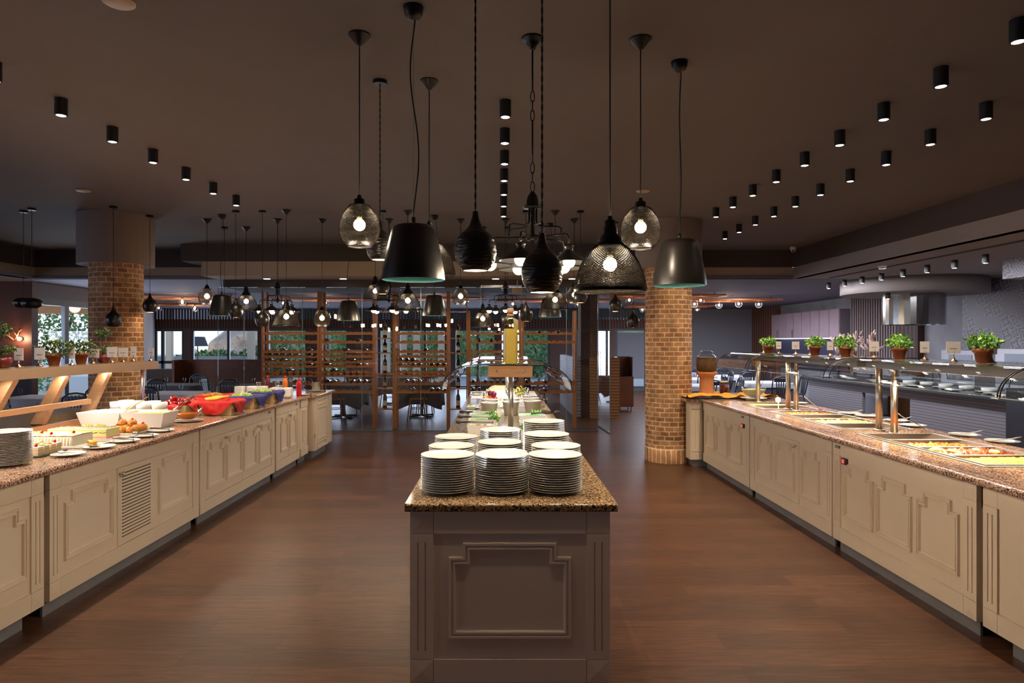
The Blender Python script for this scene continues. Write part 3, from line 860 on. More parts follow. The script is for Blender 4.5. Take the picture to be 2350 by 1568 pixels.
# mesh globe and mesh bell : woven wire
def wire_shade(profile, n, m, thick, twist=.5):
    zs = [i / m for i in range(m + 1)]
    tot = len(profile) - 1
    def at(t):
        x = t * tot; i = min(int(x), tot - 1); f = x - i
        return (profile[i][0] * (1 - f) + profile[i + 1][0] * f, profile[i][1] * (1 - f) + profile[i + 1][1] * f)
    a = MB()
    for i in range(m + 1):
        r, z = at(i / m)
        for j in range(n):
            an = 2 * PI * (j + (i % 2) * .5) / n
            a.v.append((r * math.cos(an), r * math.sin(an), z))
    def V(i, j): return i * n + j % n
    # diamond cells: every other row shifted half a step
    for i in range(0, m - 1):
        sft = i % 2
        for j in range(n):
            # lower vertex (i, j) -> right (i+1, j+sft) , up (i+2, j), left (i+1, j-1+sft)
            a.face((V(i, j), V(i + 1, j + sft), V(i + 2, j), V(i + 1, j - 1 + sft)))
    me = a.mesh(WIREM)
    o = bpy.data.objects.new('tmp', me); COL.objects.link(o)
    md = o.modifiers.new('w', 'WIREFRAME'); md.thickness = thick; md.use_even_offset = False; md.use_replace = True; md.use_boundary = True
    dg = bpy.context.evaluated_depsgraph_get(); dg.update()
    me2 = bpy.data.meshes.new_from_object(o.evaluated_get(dg))
    bpy.data.objects.remove(o)
    return me2
GPROF = [(.062, 0), (.085, .02), (.1, .045), (.11, .08), (.111, .105), (.105, .14), (.092, .175), (.072, .205), (.055, .225)]
WPROF = [(.150, .012), (.164, .0), (.171, .012), (.168, .03), (.162, .06), (.152, .09), (.138, .13), (.118, .165), (.096, .195), (.07, .22)]
GLOBE = wire_shade(GPROF, 44, 50, .0034); BELL = wire_shade(WPROF, 50, 58, .0046)
GLOBELO = wire_shade(GPROF, 34, 34, .0036); BELLLO = wire_shade(WPROF, 40, 40, .0046)
GLOW_ = MB().tube([(.062 * math.cos(a * PI / 12), .062 * math.sin(a * PI / 12), 0) for a in range(24)], .003, 6, close=True).mesh(BLACK)
GRING = MB().tube([(.056 * math.cos(a * PI / 12), .056 * math.sin(a * PI / 12), .226) for a in range(24)], .003, 6, close=True).lathe([(.056, .226), (.03, .232), (.03, .26), (.014, .268), (.010, .285)], 20, caps=False).mesh(BLACK)
WCAP = MB().lathe([(.072, .215), (.07, .225), (.055, .24), (.058, .25), (.045, .268), (.034, .276), (.034, .30), (.028, .315), (.028, .335), (.012, .345), (.010, .36)], 28, caps=False).mesh(BLACK)
# smooth metal bell
BP = [(.16, 0), (.157, .04), (.148, .09), (.136, .15), (.122, .21), (.112, .25), (.102, .268), (.085, .277), (.001, .278)]
METAL = MB().lathe(BP, 48, caps=False).lathe([(.011, .278), (.011, .318)], 12).mesh(mat('bell_black_enamel', C(34, 30, 27), .33, spec=.6, var=.25, vscale=9))
METALIN = MB().lathe([(r - .003 if r > .01 else r, z - (.003 if z > .2 else -.0005)) for r, z in BP], 48, caps=False).mesh(TEAL)

def bulb(parent, x, y, z, e=9, glow=True):
    b = put('bulb', BULBM, parent, (x, y, z)); put('bulb_neck', BULBNECK, b)
    if e: light('bulb_light', 'POINT', (x, y, z - .045), e, WARM2, .03, parent=parent)

KINDS = {'G': 'wire mesh globe', 'W': 'wire mesh bell', 'D': 'black drop-shaped ridged', 'B': 'plain black metal bell', 'C': 'black six-armed chandelier'}
def pendant(kind, px, Y, ybot, label, can='cone', near=False, e=0, flip=1):
    """px: picture column used to set X at depth Y; ybot: picture row of the shade's lowest rim"""
    X = (px - 1150) * Y / 1500; Z = 1.7 - (ybot - 784) * Y / 1500
    grp = {'G': 'wire globe pendants', 'W': 'wire bell pendants', 'D': 'black drop pendants', 'B': 'black bell pendants', 'P': 'black pebble pendants'}[kind]
    t = thing('pendant_lamp', label, 'pendant lamp', (X, Y, Z), group=grp)
    H = ZC - Z
    top = {'G': .285, 'W': .36, 'D': .255, 'B': .318, 'P': .09}[kind]
    put('ceiling_canopy', CANOPY[can], t, (0, 0, H - .001))
    L = H - top - .02
    if kind == 'D':
        put('cord', twisted(L).mesh(BLACKM) if near else straight(L, .003).mesh(BLACKM), t, (0, 0, H - .02))
        put('shade', DROP if near else DROPLO, t); put('shade_lining', DROPIN, t, (0, 0, .001))
        b = put('bulb', BULBM, t, (0, 0, .075), sc=(.8, .8, .8))
        if e: light('bulb_light', 'POINT', (0, 0, .035), e, WARM, .02, parent=t)
    elif kind == 'G':
        put('cord', straight(L, .0035).mesh(BLACKM), t, (0, 0, H - .02))
        put('shade', GLOBE if near else GLOBELO, t); put('shade_fitting', GRING, t); put('rim_ring', GLOW_, t)
        bulb(t, 0, 0, .12, e)
    elif kind == 'W':
        put('cord', straight(L, .0035).mesh(BLACKM), t, (0, 0, H - .02))
        put('shade', BELL if near else BELLLO, t); put('shade_fitting', WCAP, t)
        bulb(t, 0, 0, .13, e)
    elif kind == 'B':
        put('cord', wavy(L, .03 * flip).mesh(BLACKM), t, (0, 0, H - .02))
        s = put('shade', METAL, t); put('shade_lining', METALIN, t)
        b = put('bulb', BULBM2, t, (0, 0, .10)); put('bulb_neck', BULBNECK, b)
        if e: light('bulb_light', 'SPOT', (0, 0, .02), e * 2.2, WARM2, .04, spot=2.7, blend=.3, parent=t)
    elif kind == 'P':
        put('cord', straight(L).mesh(BLACKM), t, (0, 0, H - .02))
        put('shade', MB().lathe([(.07, 0), (.1, .02), (.118, .055), (.11, .09), (.08, .115), (.03, .128), (.001, .13)], 24, caps=False).mesh(BLACKT), t, sc=(1, 1, 1))
    return t

def chandelier(px, Y, ybulb, label, e=0, a0=-108, n=5, near=False):
    X = (px - 1150) * Y / 1500; Z = 1.7 - (ybulb - 784) * Y / 1500      # Z of the bulbs
    t = thing('chandelier', label, 'chandelier', (X, Y, Z), group='five-armed black chandeliers')
    H = ZC - Z
    put('ceiling_canopy', CANOPY['bell'], t, (0, 0, H - .001))
    hub = .14
    # chain of links and rods
    ztop, zb = H - .06, hub + .255
    ch = MB(); L = ztop - zb; y = 0; seg = .055; z = ztop; k = 0
    while z - seg > zb:
        ln = min(.28, L * .3) if k % 4 == 0 else seg
        if z - ln < zb: ln = z - zb
        if k % 4 == 0: ch.tube([(0, 0, z), (0, 0, z - ln)], .005, 8)
        else:
            rr = .011
            pts = [((rr * math.cos(a)) * (1 if k % 2 else 0), (rr * math.cos(a)) * (0 if k % 2 else 1), z - ln / 2 + (ln / 2 + .004) * math.sin(a)) for a in [i * PI / 6 for i in range(12)]]
            ch.tube(pts, .003, 5, close=True)
        z -= ln - .002; k += 1
    ch.tube([(0, 0, z + .002), (0, 0, zb - .01)], .004, 6)
    put('chain', ch.mesh(BLACK), t)
    put('hub', MB().lathe([(.001, -.03), (.012, -.026), (.012, -.012), (.03, -.006), (.042, .006), (.04, .018), (.02, .022), (.011, .03), (.011, .17), (.05, .172), (.056, .18), (.034, .192), (.034, .21), (.028, .238), (.012, .262), (.001, .265)], 24, (0, 0, hub), caps=False).mesh(BLACK), t)
    for k in range(n):
        a = math.radians(a0 + k * 360 / n); c, s = math.cos(a), math.sin(a)
        R = .235
        def P(r, z): return (c * r, s * r, z)
        put('arm', MB().tube([P(.03, hub + .008), P(R - .03, hub + .008), P(R - .01, hub + .002), P(R, hub - .02), P(R, hub - .045)], .0055, 8).mesh(BLACK), t)
        a2 = a + PI / n; c2, s2 = math.cos(a2), math.sin(a2)
        q = lambda r, z: (c2 * r, s2 * r, z)
        put('brace', MB().tube([q(.022, hub + .17), q(.022, hub + .10), q(.03, hub + .08), q(.06, hub + .07), q(.14, hub + .07), q(.16, hub + .06), q(.165, hub - .0)], .0055, 8).mesh(BLACK), t)
        sh = put('shade', MB().lathe([(.115, .02), (.072, .05), (.03, .078), (.022, .082), (.022, .105), (.027, .106), (.027, .113), (.012, .118)], 32, caps=False).mesh(BLACKM), t, P(R, -.03))
        put('bulb', BULBM, t, P(R, -.005 - .0), sc=(1, 1, 1))
        if e: light('bulb_light', 'POINT', P(R, -.055), e, WARM2, .03, parent=t)
    return t

# the cluster over the plate stacks
pendant('G', 825, 3.62, 566, 'wire mesh globe pendant with a lit bulb beside the large black bell with teal inside', near=True, e=7)
pendant('D', 872, 4.26, 597, 'black ridged drop pendant half hidden behind the wire globe over the plate stacks', 'flat', near=True, e=2)
pendant('B', 949, 3.32, 643, 'large black metal bell pendant with teal inside and a wavy cord', 'dome', near=True, e=8, flip=-1)
pendant('W', 985, 4.26, 634, 'wire mesh bell pendant mostly hidden behind the large black bell', near=True, e=5)
pendant('D', 1091, 2.81, 622, 'black ridged drop pendant hanging in front of the row of ceiling spots', 'flat', near=True, e=3)
pendant('D', 1244, 2.82, 672, 'black ridged drop pendant hanging in front of the big chandelier', 'flat', near=True, e=3)
pendant('W', 1400, 3.11, 670, 'large wire mesh bell pendant with lit bulb, biggest open-work shade over the island', near=True, e=8)
pendant('G', 1470, 3.67, 571, 'wire mesh globe pendant above and behind the largest wire bell', near=True, e=7)
pendant('B', 1559, 3.97, 656, 'bronze-patched black bell pendant hanging in front of the brick column by the hot counter', 'dome', near=True, e=7, flip=-.3)
chandelier(1222, 3.66, 606, 'black chandelier of cone shades and lit globes, largest, over the plate stacks', e=5)
# far cluster above the end of the fruit counter
E2 = 2.5
pendant('G', 475, 9.07, 700, 'small far wire globe pendant, first of the cluster beyond the fruit baskets', e=E2)
pendant('B', 509, 8.75, 725, 'far black bell pendant beside the first wire globe above the fruit counter', 'dome', e=E2)
pendant('D', 515, 9.7, 724, 'far black drop pendant tucked behind the bell above the fruit counter', 'flat')
pendant('D', 541, 8.5, 729, 'far black drop pendant in front of the rock window', 'flat')
pendant('W', 565, 9.7, 712, 'far wire bell pendant with glass-like shade before the dining windows', e=E2)
pendant('D', 602, 8.5, 750, 'far black drop pendant below the bulbs of the smaller chandelier', 'flat')
chandelier(637, 9.07, 714, 'far black chandelier above the dark wooden booth', e=1.5, a0=-90)
pendant('W', 657, 8.45, 750, 'far wire bell pendant hanging low under the far chandelier', e=E2)
pendant('G', 739, 9.07, 750, 'far wire globe pendant hanging alone before the first wine rack', e=E2)
# far cluster over the island end
pendant('B', 800, 9.2, 736, 'far black bell pendant hanging before the second wine rack', 'dome', e=E2)
pendant('W', 861, 9.8, 688, 'far wire bell pendant partly behind a drop shade over the island end', e=E2)
pendant('D', 878, 8.5, 675, 'far black drop pendant covering the small chandelier stem', 'flat')
chandelier(893, 9.07, 713, 'far black chandelier over the display shelf of upright bottles', e=1.5, a0=-70)
pendant('W', 936, 8.5, 713, 'far wire bell pendant before the third wine rack', e=E2)
pendant('B', 997, 8.8, 725, 'far black bell pendant beside the globe over the island end', 'dome', e=E2)
pendant('G', 1057, 9.07, 700, 'far wire globe pendant between the two display shelves of the wine racks', e=E2)
pendant('W', 1108, 9.7, 752, 'far wire bell pendant hanging low behind the big bottle', e=E2)
chandelier(1160, 9.07, 713, 'far black chandelier straight above the big yellow bottle', e=1.5, a0=-90)
pendant('D', 1207, 8.5, 738, 'far black drop pendant beside the big yellow bottle', 'flat')
pendant('D', 1165, 9.7, 745, 'far black drop pendant hidden behind the big yellow bottle', 'flat')
pendant('B', 1262, 9.4, 728, 'far black bell pendant under a wire bell near the glass door', 'dome', e=E2)
pendant('W', 1274, 8.5, 711, 'far wire bell pendant over the end of the island on the kitchen side', e=E2)
pendant('G', 1318, 9.07, 697, 'far wire globe pendant peeping out below the largest wire bell', e=E2)
pendant('D', 1332, 8.5, 695, 'far black drop pendant overlapping a globe below the largest wire bell', 'flat')
pendant('D', 1412, 9.3, 715, 'black drop pendant hanging above the wooden service trolley', 'flat', e=1)
pendant('D', 1453, 9.6, 752, 'black drop pendant hanging before the grey blinds', 'flat', e=1)
pendant('D', 260, 8.2, 750, 'black drop pendant hanging in front of the far brick column', 'flat', e=1.5)
pendant('D', 344, 8.8, 717, 'black drop pendant beside the far brick column cap', 'flat', e=1.5)
pendant('P', 54, 8.5, 706, 'flattened black pendant at the window corner, first of a pair', 'flat')
pendant('P', 73, 8.35, 707, 'flattened black pendant at the window corner, overlapping its pair', 'flat')

# ------------------------------------------------------------------ surface downlights
DLB = MB().lathe([(.031, -.118), (.040, -.118), (.041, -.113), (.041, 0), (.031, -.001), (.031, -.118)], 24, sm=False, caps=False).mesh(BLACKM)
DLG = MB().lathe([(.001, -.1185), (.024, -.118), (.0305, -.114), (.0305, -.1)], 20, caps=False).mesh(BULBW)
def downlight(x, y, z, label, e, grp, ang=95):
    t = thing('ceiling_spotlight', label, 'spotlight', (x, y, z - .0015), group=grp)
    put('housing', DLB, t); put('lens', DLG, t)
    if e: light('spot_beam', 'SPOT', (0, 0, -.125), e, WARM2, .02, spot=math.radians(ang), blend=.6, parent=t)
for i in range(7): downlight(.03, 4.61 + .61 * i, ZC, 'black cylinder spotlight in the middle ceiling row over the island, %s from the camera' % NTH[i].replace('lowest', 'first'), 22, 'spotlights over the island')
for i in range(9): downlight(2.73, 3.45 + .607 * i, ZC, 'black cylinder spotlight in the inner row over the hot counter, %s from the camera' % NTH[i], 38, 'inner spotlights over the hot counter', 120)
for i in range(10): downlight(3.45, 4.65 + .603 * i, ZC, 'black cylinder spotlight in the outer row over the hot counter, %s from the camera' % NTH[i], 14, 'outer spotlights over the hot counter')
for i in range(7): downlight(-3.08, 3.97 + .605 * i, ZC, 'black cylinder spotlight in the row over the dessert and fruit counter, %s from the camera' % NTH[i], 38, 'spotlights over the dessert counter', 120)
for i in range(3): downlight(-3.08, 3.365 - .605 * i, ZC, 'black cylinder spotlight over the near end of the dessert counter, ' + ('first', 'second', 'third')[i] + ' above the frame', 26, 'near spotlights above the frame', 120); downlight(2.73, 2.843 - .607 * i, ZC, 'black cylinder spotlight over the near end of the hot counter, ' + ('first', 'second', 'third')[i] + ' above the frame', 7, 'near spotlights above the frame', 120)
for i in range(8): downlight(6.5, 8.77 + .6 * i, ZR, 'black cylinder spotlight along the kitchen ceiling, %s from the camera' % NTH[i], 9, 'kitchen ceiling spotlights')
downlight(7.1, 12.0, 2.6, 'black cylinder spotlight fixed under the drum soffit', 0, 'kitchen soffit spotlight')
# ceiling discs and detectors
for (px, py, z, lab) in ((191, 437, ZC, 'round white ceiling speaker above the dessert counter'), (1476, 438, ZC, 'round white ceiling speaker above the wire globe pendant'), (272, 3, ZC, 'white smoke detector at the top edge of the photo')):
    d = (z - 1.7) * 1500 / (784 - py)
    put('ceiling_speaker', MB().lathe([(.001, -.012), (.075, -.012), (.085, -.006), (.086, 0)], 28, caps=False).mesh(mat('white_plastic', C(190, 170, 150), .5)), None, ((px - 1150) * d / 1500, d, z - .002), label=lab, cat='ceiling speaker', sc=(.9, .9, .9))
for (px, py, lab) in ((700, 672, 'square air grille in the rear ceiling before the first wine rack'), (975, 666, 'square air grille in the rear ceiling before the third wine rack'), (1420, 668, 'square air grille in the rear ceiling near the glass door')):
    d = (ZR - 1.7) * 1500 / (784 - py)
    put('ceiling_vent', B(-.3, .3, -.3, .3, -.01, 0).mesh(GREYF), None, ((px - 1150) * d / 1500, d, ZR - .002), label=lab, cat='air vent')
for (px, py, lab) in ((2025, 607, 'small white smoke detector on the kitchen soffit'),):
    put('smoke_detector', MB().lathe([(.001, -.035), (.05, -.03), (.06, 0)], 20, caps=False).mesh(PORC), None, (5.95, 10.2, ZR - .002), label=lab, cat='smoke detector')
c = thing('dome_camera', 'small white dome security camera in the corner of the raised ceiling', 'camera', (5.25, 11.75, ZC - .002))
put('mount', MB().lathe([(.05, -.05), (.055, -.03), (.055, 0)], 20, sm=False).mesh(PORC), c); put('dome', MB().sphere((0, 0, -.055), .042, 16, 10).mesh(mat('white_plastic_two', C(210, 205, 200), .4)), c); put('lens', MB().sphere((-.015, -.028, -.075), .018, 10, 8).mesh(BLACK), c)
# black linear slot in kitchen ceiling
struct('trim_17', B(6.0, 6.08, 4, 12, ZR - .006, ZR - .001), SLOTDARK)
# ------------------------------------------------------------------ plates
PLM = MB().lathe([(.001, .004), (.072, .004), (.076, 0), (.080, .001), (.082, .004), (.10, .0075), (.1335, .0162), (.135, .0176), (.133, .0186), (.118, .0165), (.098, .0145), (.086, .0085), (.06, .0075), (.001, .0075)], 56, caps=False).mesh(PORC)
def stack(x, y, z, n, where, grp, r=1.0, pitch=.0113, top='top'):
    for i in range(n):
        j = n - 1 - i
        nm = 'top' if j == 0 else ('bottom' if i == 0 else NTH[j].replace('lowest', 'first') + ' down')
        put('dinner_plate', PLM, None, (x + random.uniform(-.0012, .0012), y + random.uniform(-.0012, .0012), z + .001 + pitch * i), (0, 0, random.uniform(0, 6)), (r, r, 1),
            label='white dinner plate, %s plate of the %s' % (nm, where), cat='plate', group=grp)
GI = 'plates stacked on the island'
ZI = .945
stack(-.270, 3.30, ZI, 16, 'front corner stack on the fruit side', GI)
stack(.003, 3.30, ZI, 16, 'front middle stack', GI)
stack(.274, 3.30, ZI, 16, 'front corner stack on the kitchen side', GI)
stack(-.292, 3.86, ZI, 12, 'second-row stack on the fruit side', GI)
stack(.010, 3.615, ZI, 12, 'second-row middle stack', GI)
stack(.300, 3.58, ZI, 16, 'second-row stack on the kitchen side', GI)
stack(-.285, 4.15, ZI, 13, 'third-row stack on the fruit side', GI)
stack(-.006, 3.93, ZI, 13, 'third-row middle stack', GI)
stack(.266, 3.865, ZI, 18, 'third-row stack on the kitchen side', GI)
stack(-.004, 4.22, ZI, 16, 'last middle stack before the guard post', GI)
stack(.275, 4.22, ZI, 21, 'tallest stack before the white salad crock', GI)
stack(-3.10, 4.10, .925, 22, 'tall stack before the cakes', 'plates stacked on the dessert counter', pitch=.0093)

# small serving plate with cutlery
def ell_plate(x, y, z, label, grp, r=.115, items='spoon', rz=0, cat='plate'):
    p = put('side_plate', PLM, None, (x, y, z + .001), (0, 0, rz), (r / .135, r / .135, .9), label=label, cat=cat, group=grp)
    return p
def spoon_mesh(L=.24, w=.026, m=CHROME, slot=False):
    a = MB()
    a.tube([(-L / 2, 0, .03), (-L / 4, 0, .016), (0, 0, .008), (L * .22, 0, .004)], [.005, .0045, .004, .005], 8)
    a.sphere((L * .36, 0, .006), 1, 14, 8, sc=(L * .17, w, .006))
    return a.mesh(m)
def tongs_mesh(L=.26, m=mat('tong_steel', C(150, 146, 142), .25, metal=1.0)):
    a = MB()
    for s in (-1, 1):
        a.bar((-L / 2, 0, .012), (L * .1, s * .022, .012), .002, .012)
        a.bar((L * .1, s * .022, .012), (L / 2, s * .012, .01), .002, .010)
        a.sphere((L / 2 - .01, s * .011, .01), 1, 10, 6, sc=(.026, .004, .013))
    a.box(-L / 2 - .006, -L / 2 + .004, -.004, .004, .003, .021)
    return a.mesh(m)
def fork_mesh(m=CHROME):
    a = MB(); a.bar((-.1, 0, .012), (.02, 0, .006), .010, .003); a.box(.02, .05, -.016, .016, .004, .007)
    for k in range(4): a.bar((.05, -.013 + k * .0087, .006), (.095, -.013 + k * .0087, .010), .004, .003)
    return a.mesh(m)
def server_mesh(m=CHROME):
    a = MB(); a.bar((-.12, 0, .03), (.0, 0, .008), .014, .004); a.prism([(0, -.012), (.03, -.034), (.12, -.03), (.12, .03), (.03, .034), (0, .012)], .004, .007, 'Z')
    return a.mesh(m)
SPOON = spoon_mesh(); TONGS = tongs_mesh(); FORK = fork_mesh(); SERVER = server_mesh()
LADLE = MB().tube([(0, 0, 0), (.02, 0, .03), (.10, 0, .15)], .004, 8).sphere((0, 0, -.005), 1, 12, 8, sc=(.035, .035, .018)).mesh(CHROME)
def cut(name, me, x, y, z, rz, label, s=1, cat='utensil', rx=0, ry=0):
    return put(name, me, None, (x, y, z), (rx, ry, rz), (s, s, s), label=label, cat=cat, group='serving cutlery')

# ---- dessert counter (z = .925)
ZL = .925
def at(px, py, z=ZL):
    y = (1.7 - z) * 1500 / (py - 784); return ((px - 1150) * y / 1500, y)
SLATE = mat('black_slate', C(44, 50, 56), .25)
WHITECR = mat('white_glaze', C(240, 238, 232), .15, spec=.6)
CREAMF = mat('whipped_cream', C(250, 240, 215), .6)
SPONGE = stripes_mat('layered_sponge', C(246, 230, 170), C(236, 190, 160), 'Z', 55, .7)
CHERRY = mat('red_cherry', C(200, 20, 24), .15)
KIWI = mat('kiwi_green', C(150, 190, 60), .4)
MELON = mat('melon_orange', C(250, 176, 40), .4)
PUFFM = mat('choux_pastry', C(206, 140, 60), .6, var=.45, vscale=55, bump=.6, bscale=90)
put('slate_tray', B(-.25, .25, -.15, .15, 0, .008).mesh(SLATE), None, (-3.32, 4.48, ZL + .002), (0, 0, .05), label='rectangular black slate tray carrying the cream cake squares', cat='tray')
CUBE = MB().box(-.030, .030, -.025, .025, 0, .048); k0 = CUBE.cur; CUBE.cur = 1; CUBE.box(-.0305, .0305, -.0255, .0255, .048, .056); CUBE = CUBE.mesh(SPONGE, CREAMF)
toppings = {'cherry': (MB().sphere((0, 0, .008), .011, 12, 8), CHERRY), 'kiwi': (MB().lathe([(.02, 0), (.02, .006)], 12, sm=False), KIWI), 'melon': (MB().lathe([(.018, 0), (.012, .01), (.001, .012)], 10), MELON)}
tops = {k: v[0].mesh(v[1]) for k, v in toppings.items()}
n = 0
for i in range(5):
    for j in range(4):
        x, y = -3.13 - i * .088 + random.uniform(-.006, .006), 4.39 + j * .064
        n += 1; k = ('cherry', 'kiwi', 'melon')[(i * 2 + j) % 3]
        c = put('cake_square', CUBE, None, (x, y, ZL + .011), (0, 0, random.uniform(-.06, .06)), label='cream cake square with %s, %s column from the aisle, %s from the plates' % (k + (' slice' if k != 'cherry' else ''), NTH[i].replace('lowest', 'first'), NTH[j].replace('lowest', 'first')), cat='cake', group='cream cake squares on the slate tray')
        put('fruit_topping', tops[k], c, (0, 0, .0565), label='%s topping' % k)
# white platters and long cakes
def platter(name, x, y, sx, sy, label, rz=0, z=ZL, grp=None):
    a = MB(); h = .016
    a.prism([(-sx, -sy), (sx, -sy), (sx, sy), (-sx, sy)], .002, .008, 'Z')
    for (x0, x1, y0, y1) in ((-sx, sx, -sy, -sy + .012), (-sx, sx, sy - .012, sy), (-sx, -sx + .012, -sy, sy), (sx - .012, sx, -sy, sy)): a.box(x0, x1, y0, y1, .008, h)
    return put(name, a.mesh(WHITECR), None, (x, y, z + .001), (0, 0, rz), label=label, cat='platter', group=grp)
platter('white_platter', -3.32, 4.86, .36, .14, 'white rectangular platter under the cream and peach cake', 0)
lc = thing('cream_cake', 'long white cream cake with orange peach topping and a piped side', 'cake', (-3.37, 4.86, ZL + .0105), -R90)
a = MB(); a.box(-.15, .10, -.26, .24, 0, .07)
for s in range(22):
    a.sphere((.10, -.25 + s * .0232, .03), 1, 8, 6, sc=(.012, .0125, .036))
put('cream_side', a.mesh(CREAMF), lc)
put('peach_topping', MB().grid(24, 40, lambda u, v: (-.15 + .25 * u, -.26 + .5 * v, .071 + .012 * abs(noise.noise(Vector((u * 9, v * 18, 3)))) + .002)).mesh(mat('peach_slices', C(252, 190, 70), .3, var=.25, vscale=40)), lc)
for k in range(4): put('cherry', tops['cherry'], lc, (.02 - .07 * (k % 2), -.2 + k * .12, .076))
put('orange_wedge', MB().lathe([(.001, -.05), (.014, -.04), (.016, 0), (.014, .04), (.001, .05)], 12, axis='Y').mesh(MELON), None, (-3.03, 4.84, ZL + .030), (0, 0, 1.2), label='orange wedge lying at the end of the peach cake', cat='fruit piece')
platter('white_platter', -3.29, 5.21, .33, .12, 'white rectangular platter under the green marzipan roll cake', 0)
rc_ = thing('roll_cake', 'long pale green marzipan cake with thin chocolate lines on a white platter', 'cake', (-3.33, 5.21, ZL + .0105), -R90)
put('cake_body', B(-.10, .08, -.23, .23, .018, .075).mesh(mat('pistachio_icing', C(236, 232, 150), .5)), rc_)
put('pink_base', B(-.105, .085, -.235, .235, .0, .0175).mesh(mat('pink_cream', C(250, 170, 150), .5)), rc_)
a = MB()
for k in range(3): a.tube([(-.07 + k * .05, -.22 + .44 * i / 20, .0765 + .001 * math.sin(i * 2)) for i in range(21)], .0025, 5)
for k in range(6): a.tube([(.0815, -.2 + k * .075, .05), (.0815, -.17 + k * .075, .045), (.0815, -.14 + k * .075, .05)], .002, 5)
put('chocolate_lines', a.mesh(BLACKM), rc_)
platter('white_platter', -3.31, 5.53, .30, .14, 'white oval platter heaped with cream puffs', 0)
PUFF = MB().sphere((0, 0, .026), .032, 16, 10, fn=lambda v: 1 + .2 * math.sin(6 * math.atan2(v.y, v.x)) + .05 * noise.noise(v * 60)).mesh(PUFFM)
for i in range(14):
    r, c_ = divmod(i, 4)
    x = -3.08 - r * .075 - (.0 if i < 12 else -.2) if i < 12 else -3.12 - (i - 12) * .08; y = 5.435 + c_ * .062 if i < 12 else 5.53; z = ZL + .012 if i < 12 else ZL + .058
    p = put('cream_puff', PUFF, None, (x, y, z), (0, 0, i), label='golden cream puff on the white platter, %s in the heap' % NTH[i].replace('lowest', 'first'), cat='pastry', group='cream puffs on the white platter')
    if i % 3 == 0: put('cherry', tops['cherry'], p, (0, 0, .052))
for i in range(4):
    put('cream_puff', PUFF, None, (-3.37 - i * .055, 5.53 + .03 * (i % 2), ZL + .012), (0, 0, i), label='golden cream puff in the line behind the roll cake, %s from the aisle' % NTH[i].replace('lowest', 'first'), cat='pastry', group='cream puffs in a line')
for (px, py, nm, tool) in ((157, 1046, 'before the cake squares', 'fork'), (229, 1029, 'below the peach cake', 'server'), (287, 1015, 'below the roll cake', 'tongs'), (332, 1003, 'below the cream puffs', 'tongs'), (370, 991, 'beside the white pudding bowl', 'tongs')):
    x, y = at(px, py)
    ell_plate(x, y, ZL, 'small white plate holding a %s %s' % ('cake ' + tool if tool != 'tongs' else 'pair of tongs', nm), 'small plates along the dessert counter', .105)
    cut({'fork': 'cake_fork', 'server': 'cake_server', 'tongs': 'serving_tongs'}[tool], {'fork': FORK, 'server': SERVER, 'tongs': TONGS}[tool], x - .01, y, ZL + .016, 2.7, 'steel %s on the small plate %s' % (tool, nm), .85)
# big white rectangular bowls
def square_bowl(x, y, z, w, d, h, label, grp, m=WHITECR, fill=None, rz=0, taper=.72, cat='bowl', fz=.75):
    t = thing('rectangular_bowl', label, cat, (x, y, z + .001), rz, grp)
    a = MB(); th = .008
    def ring(f, hh, ins=0): return [((sx * (w / 2 * f - ins)), sy * (d / 2 * f - ins), hh) for sx, sy in ((-1, -1), (1, -1), (1, 1), (-1, 1))]
    R = [ring(taper, 0), ring(1, h), ring(1, h, th), ring(taper, th, th)]
    idx = [[a.vert(p) for p in r] for r in R]
    a.face(idx[0][::-1]); a.face(idx[3])
    for p, q in ((0, 1), (1, 2), (2, 3)):
        for i in range(4): a.face((idx[p][i], idx[p][(i + 1) % 4], idx[q][(i + 1) % 4], idx[q][i]))
    put('bowl_shell', a.mesh(m), t)
    if fill:
        f = taper + (1 - taper) * fz
        put('filling', MB().grid(14, 14, lambda u, v: ((u - .5) * (w * f - 2.4 * th), (v - .5) * (d * f - 2.4 * th), h * fz + .018 * (1 - (2 * u - 1) ** 2) * (1 - (2 * v - 1) ** 2) + .006 * noise.noise(Vector((u * 7, v * 7, x))))).mesh(fill), t)
    return t
CUSTARD = mat('custard_yellow', C(238, 196, 96), .4)
square_bowl(-3.605, 5.98, ZL, .39, .28, .135, 'large white rectangular bowl behind the cream puffs with a brass ladle', 'large white bowls', fill=mat('white_cream_fill', C(240, 232, 214), .5), taper=.8)
square_bowl(-3.195, 5.95, ZL, .39, .28, .135, 'large white rectangular bowl filled with yellow custard', 'large white bowls', fill=CUSTARD, taper=.8, fz=.85)
cut('ladle', MB().tube([(0, 0, 0), (.22, .06, .16)], .005, 8).sphere((0, 0, 0), .02, 8, 6).mesh(mat('gold_metal', C(210, 170, 90), .3, metal=1)), -3.50, 6.0, ZL + .10, .2, 'gold ladle leaning out of the plain white bowl', 1)
cut('ladle', MB().tube([(0, 0, 0), (.24, .05, .17)], .006, 8).sphere((0, 0, 0), .02, 8, 6).mesh(CHROME), -3.08, 6.0, ZL + .10, .2, 'black and steel ladle leaning out of the custard bowl', 1)
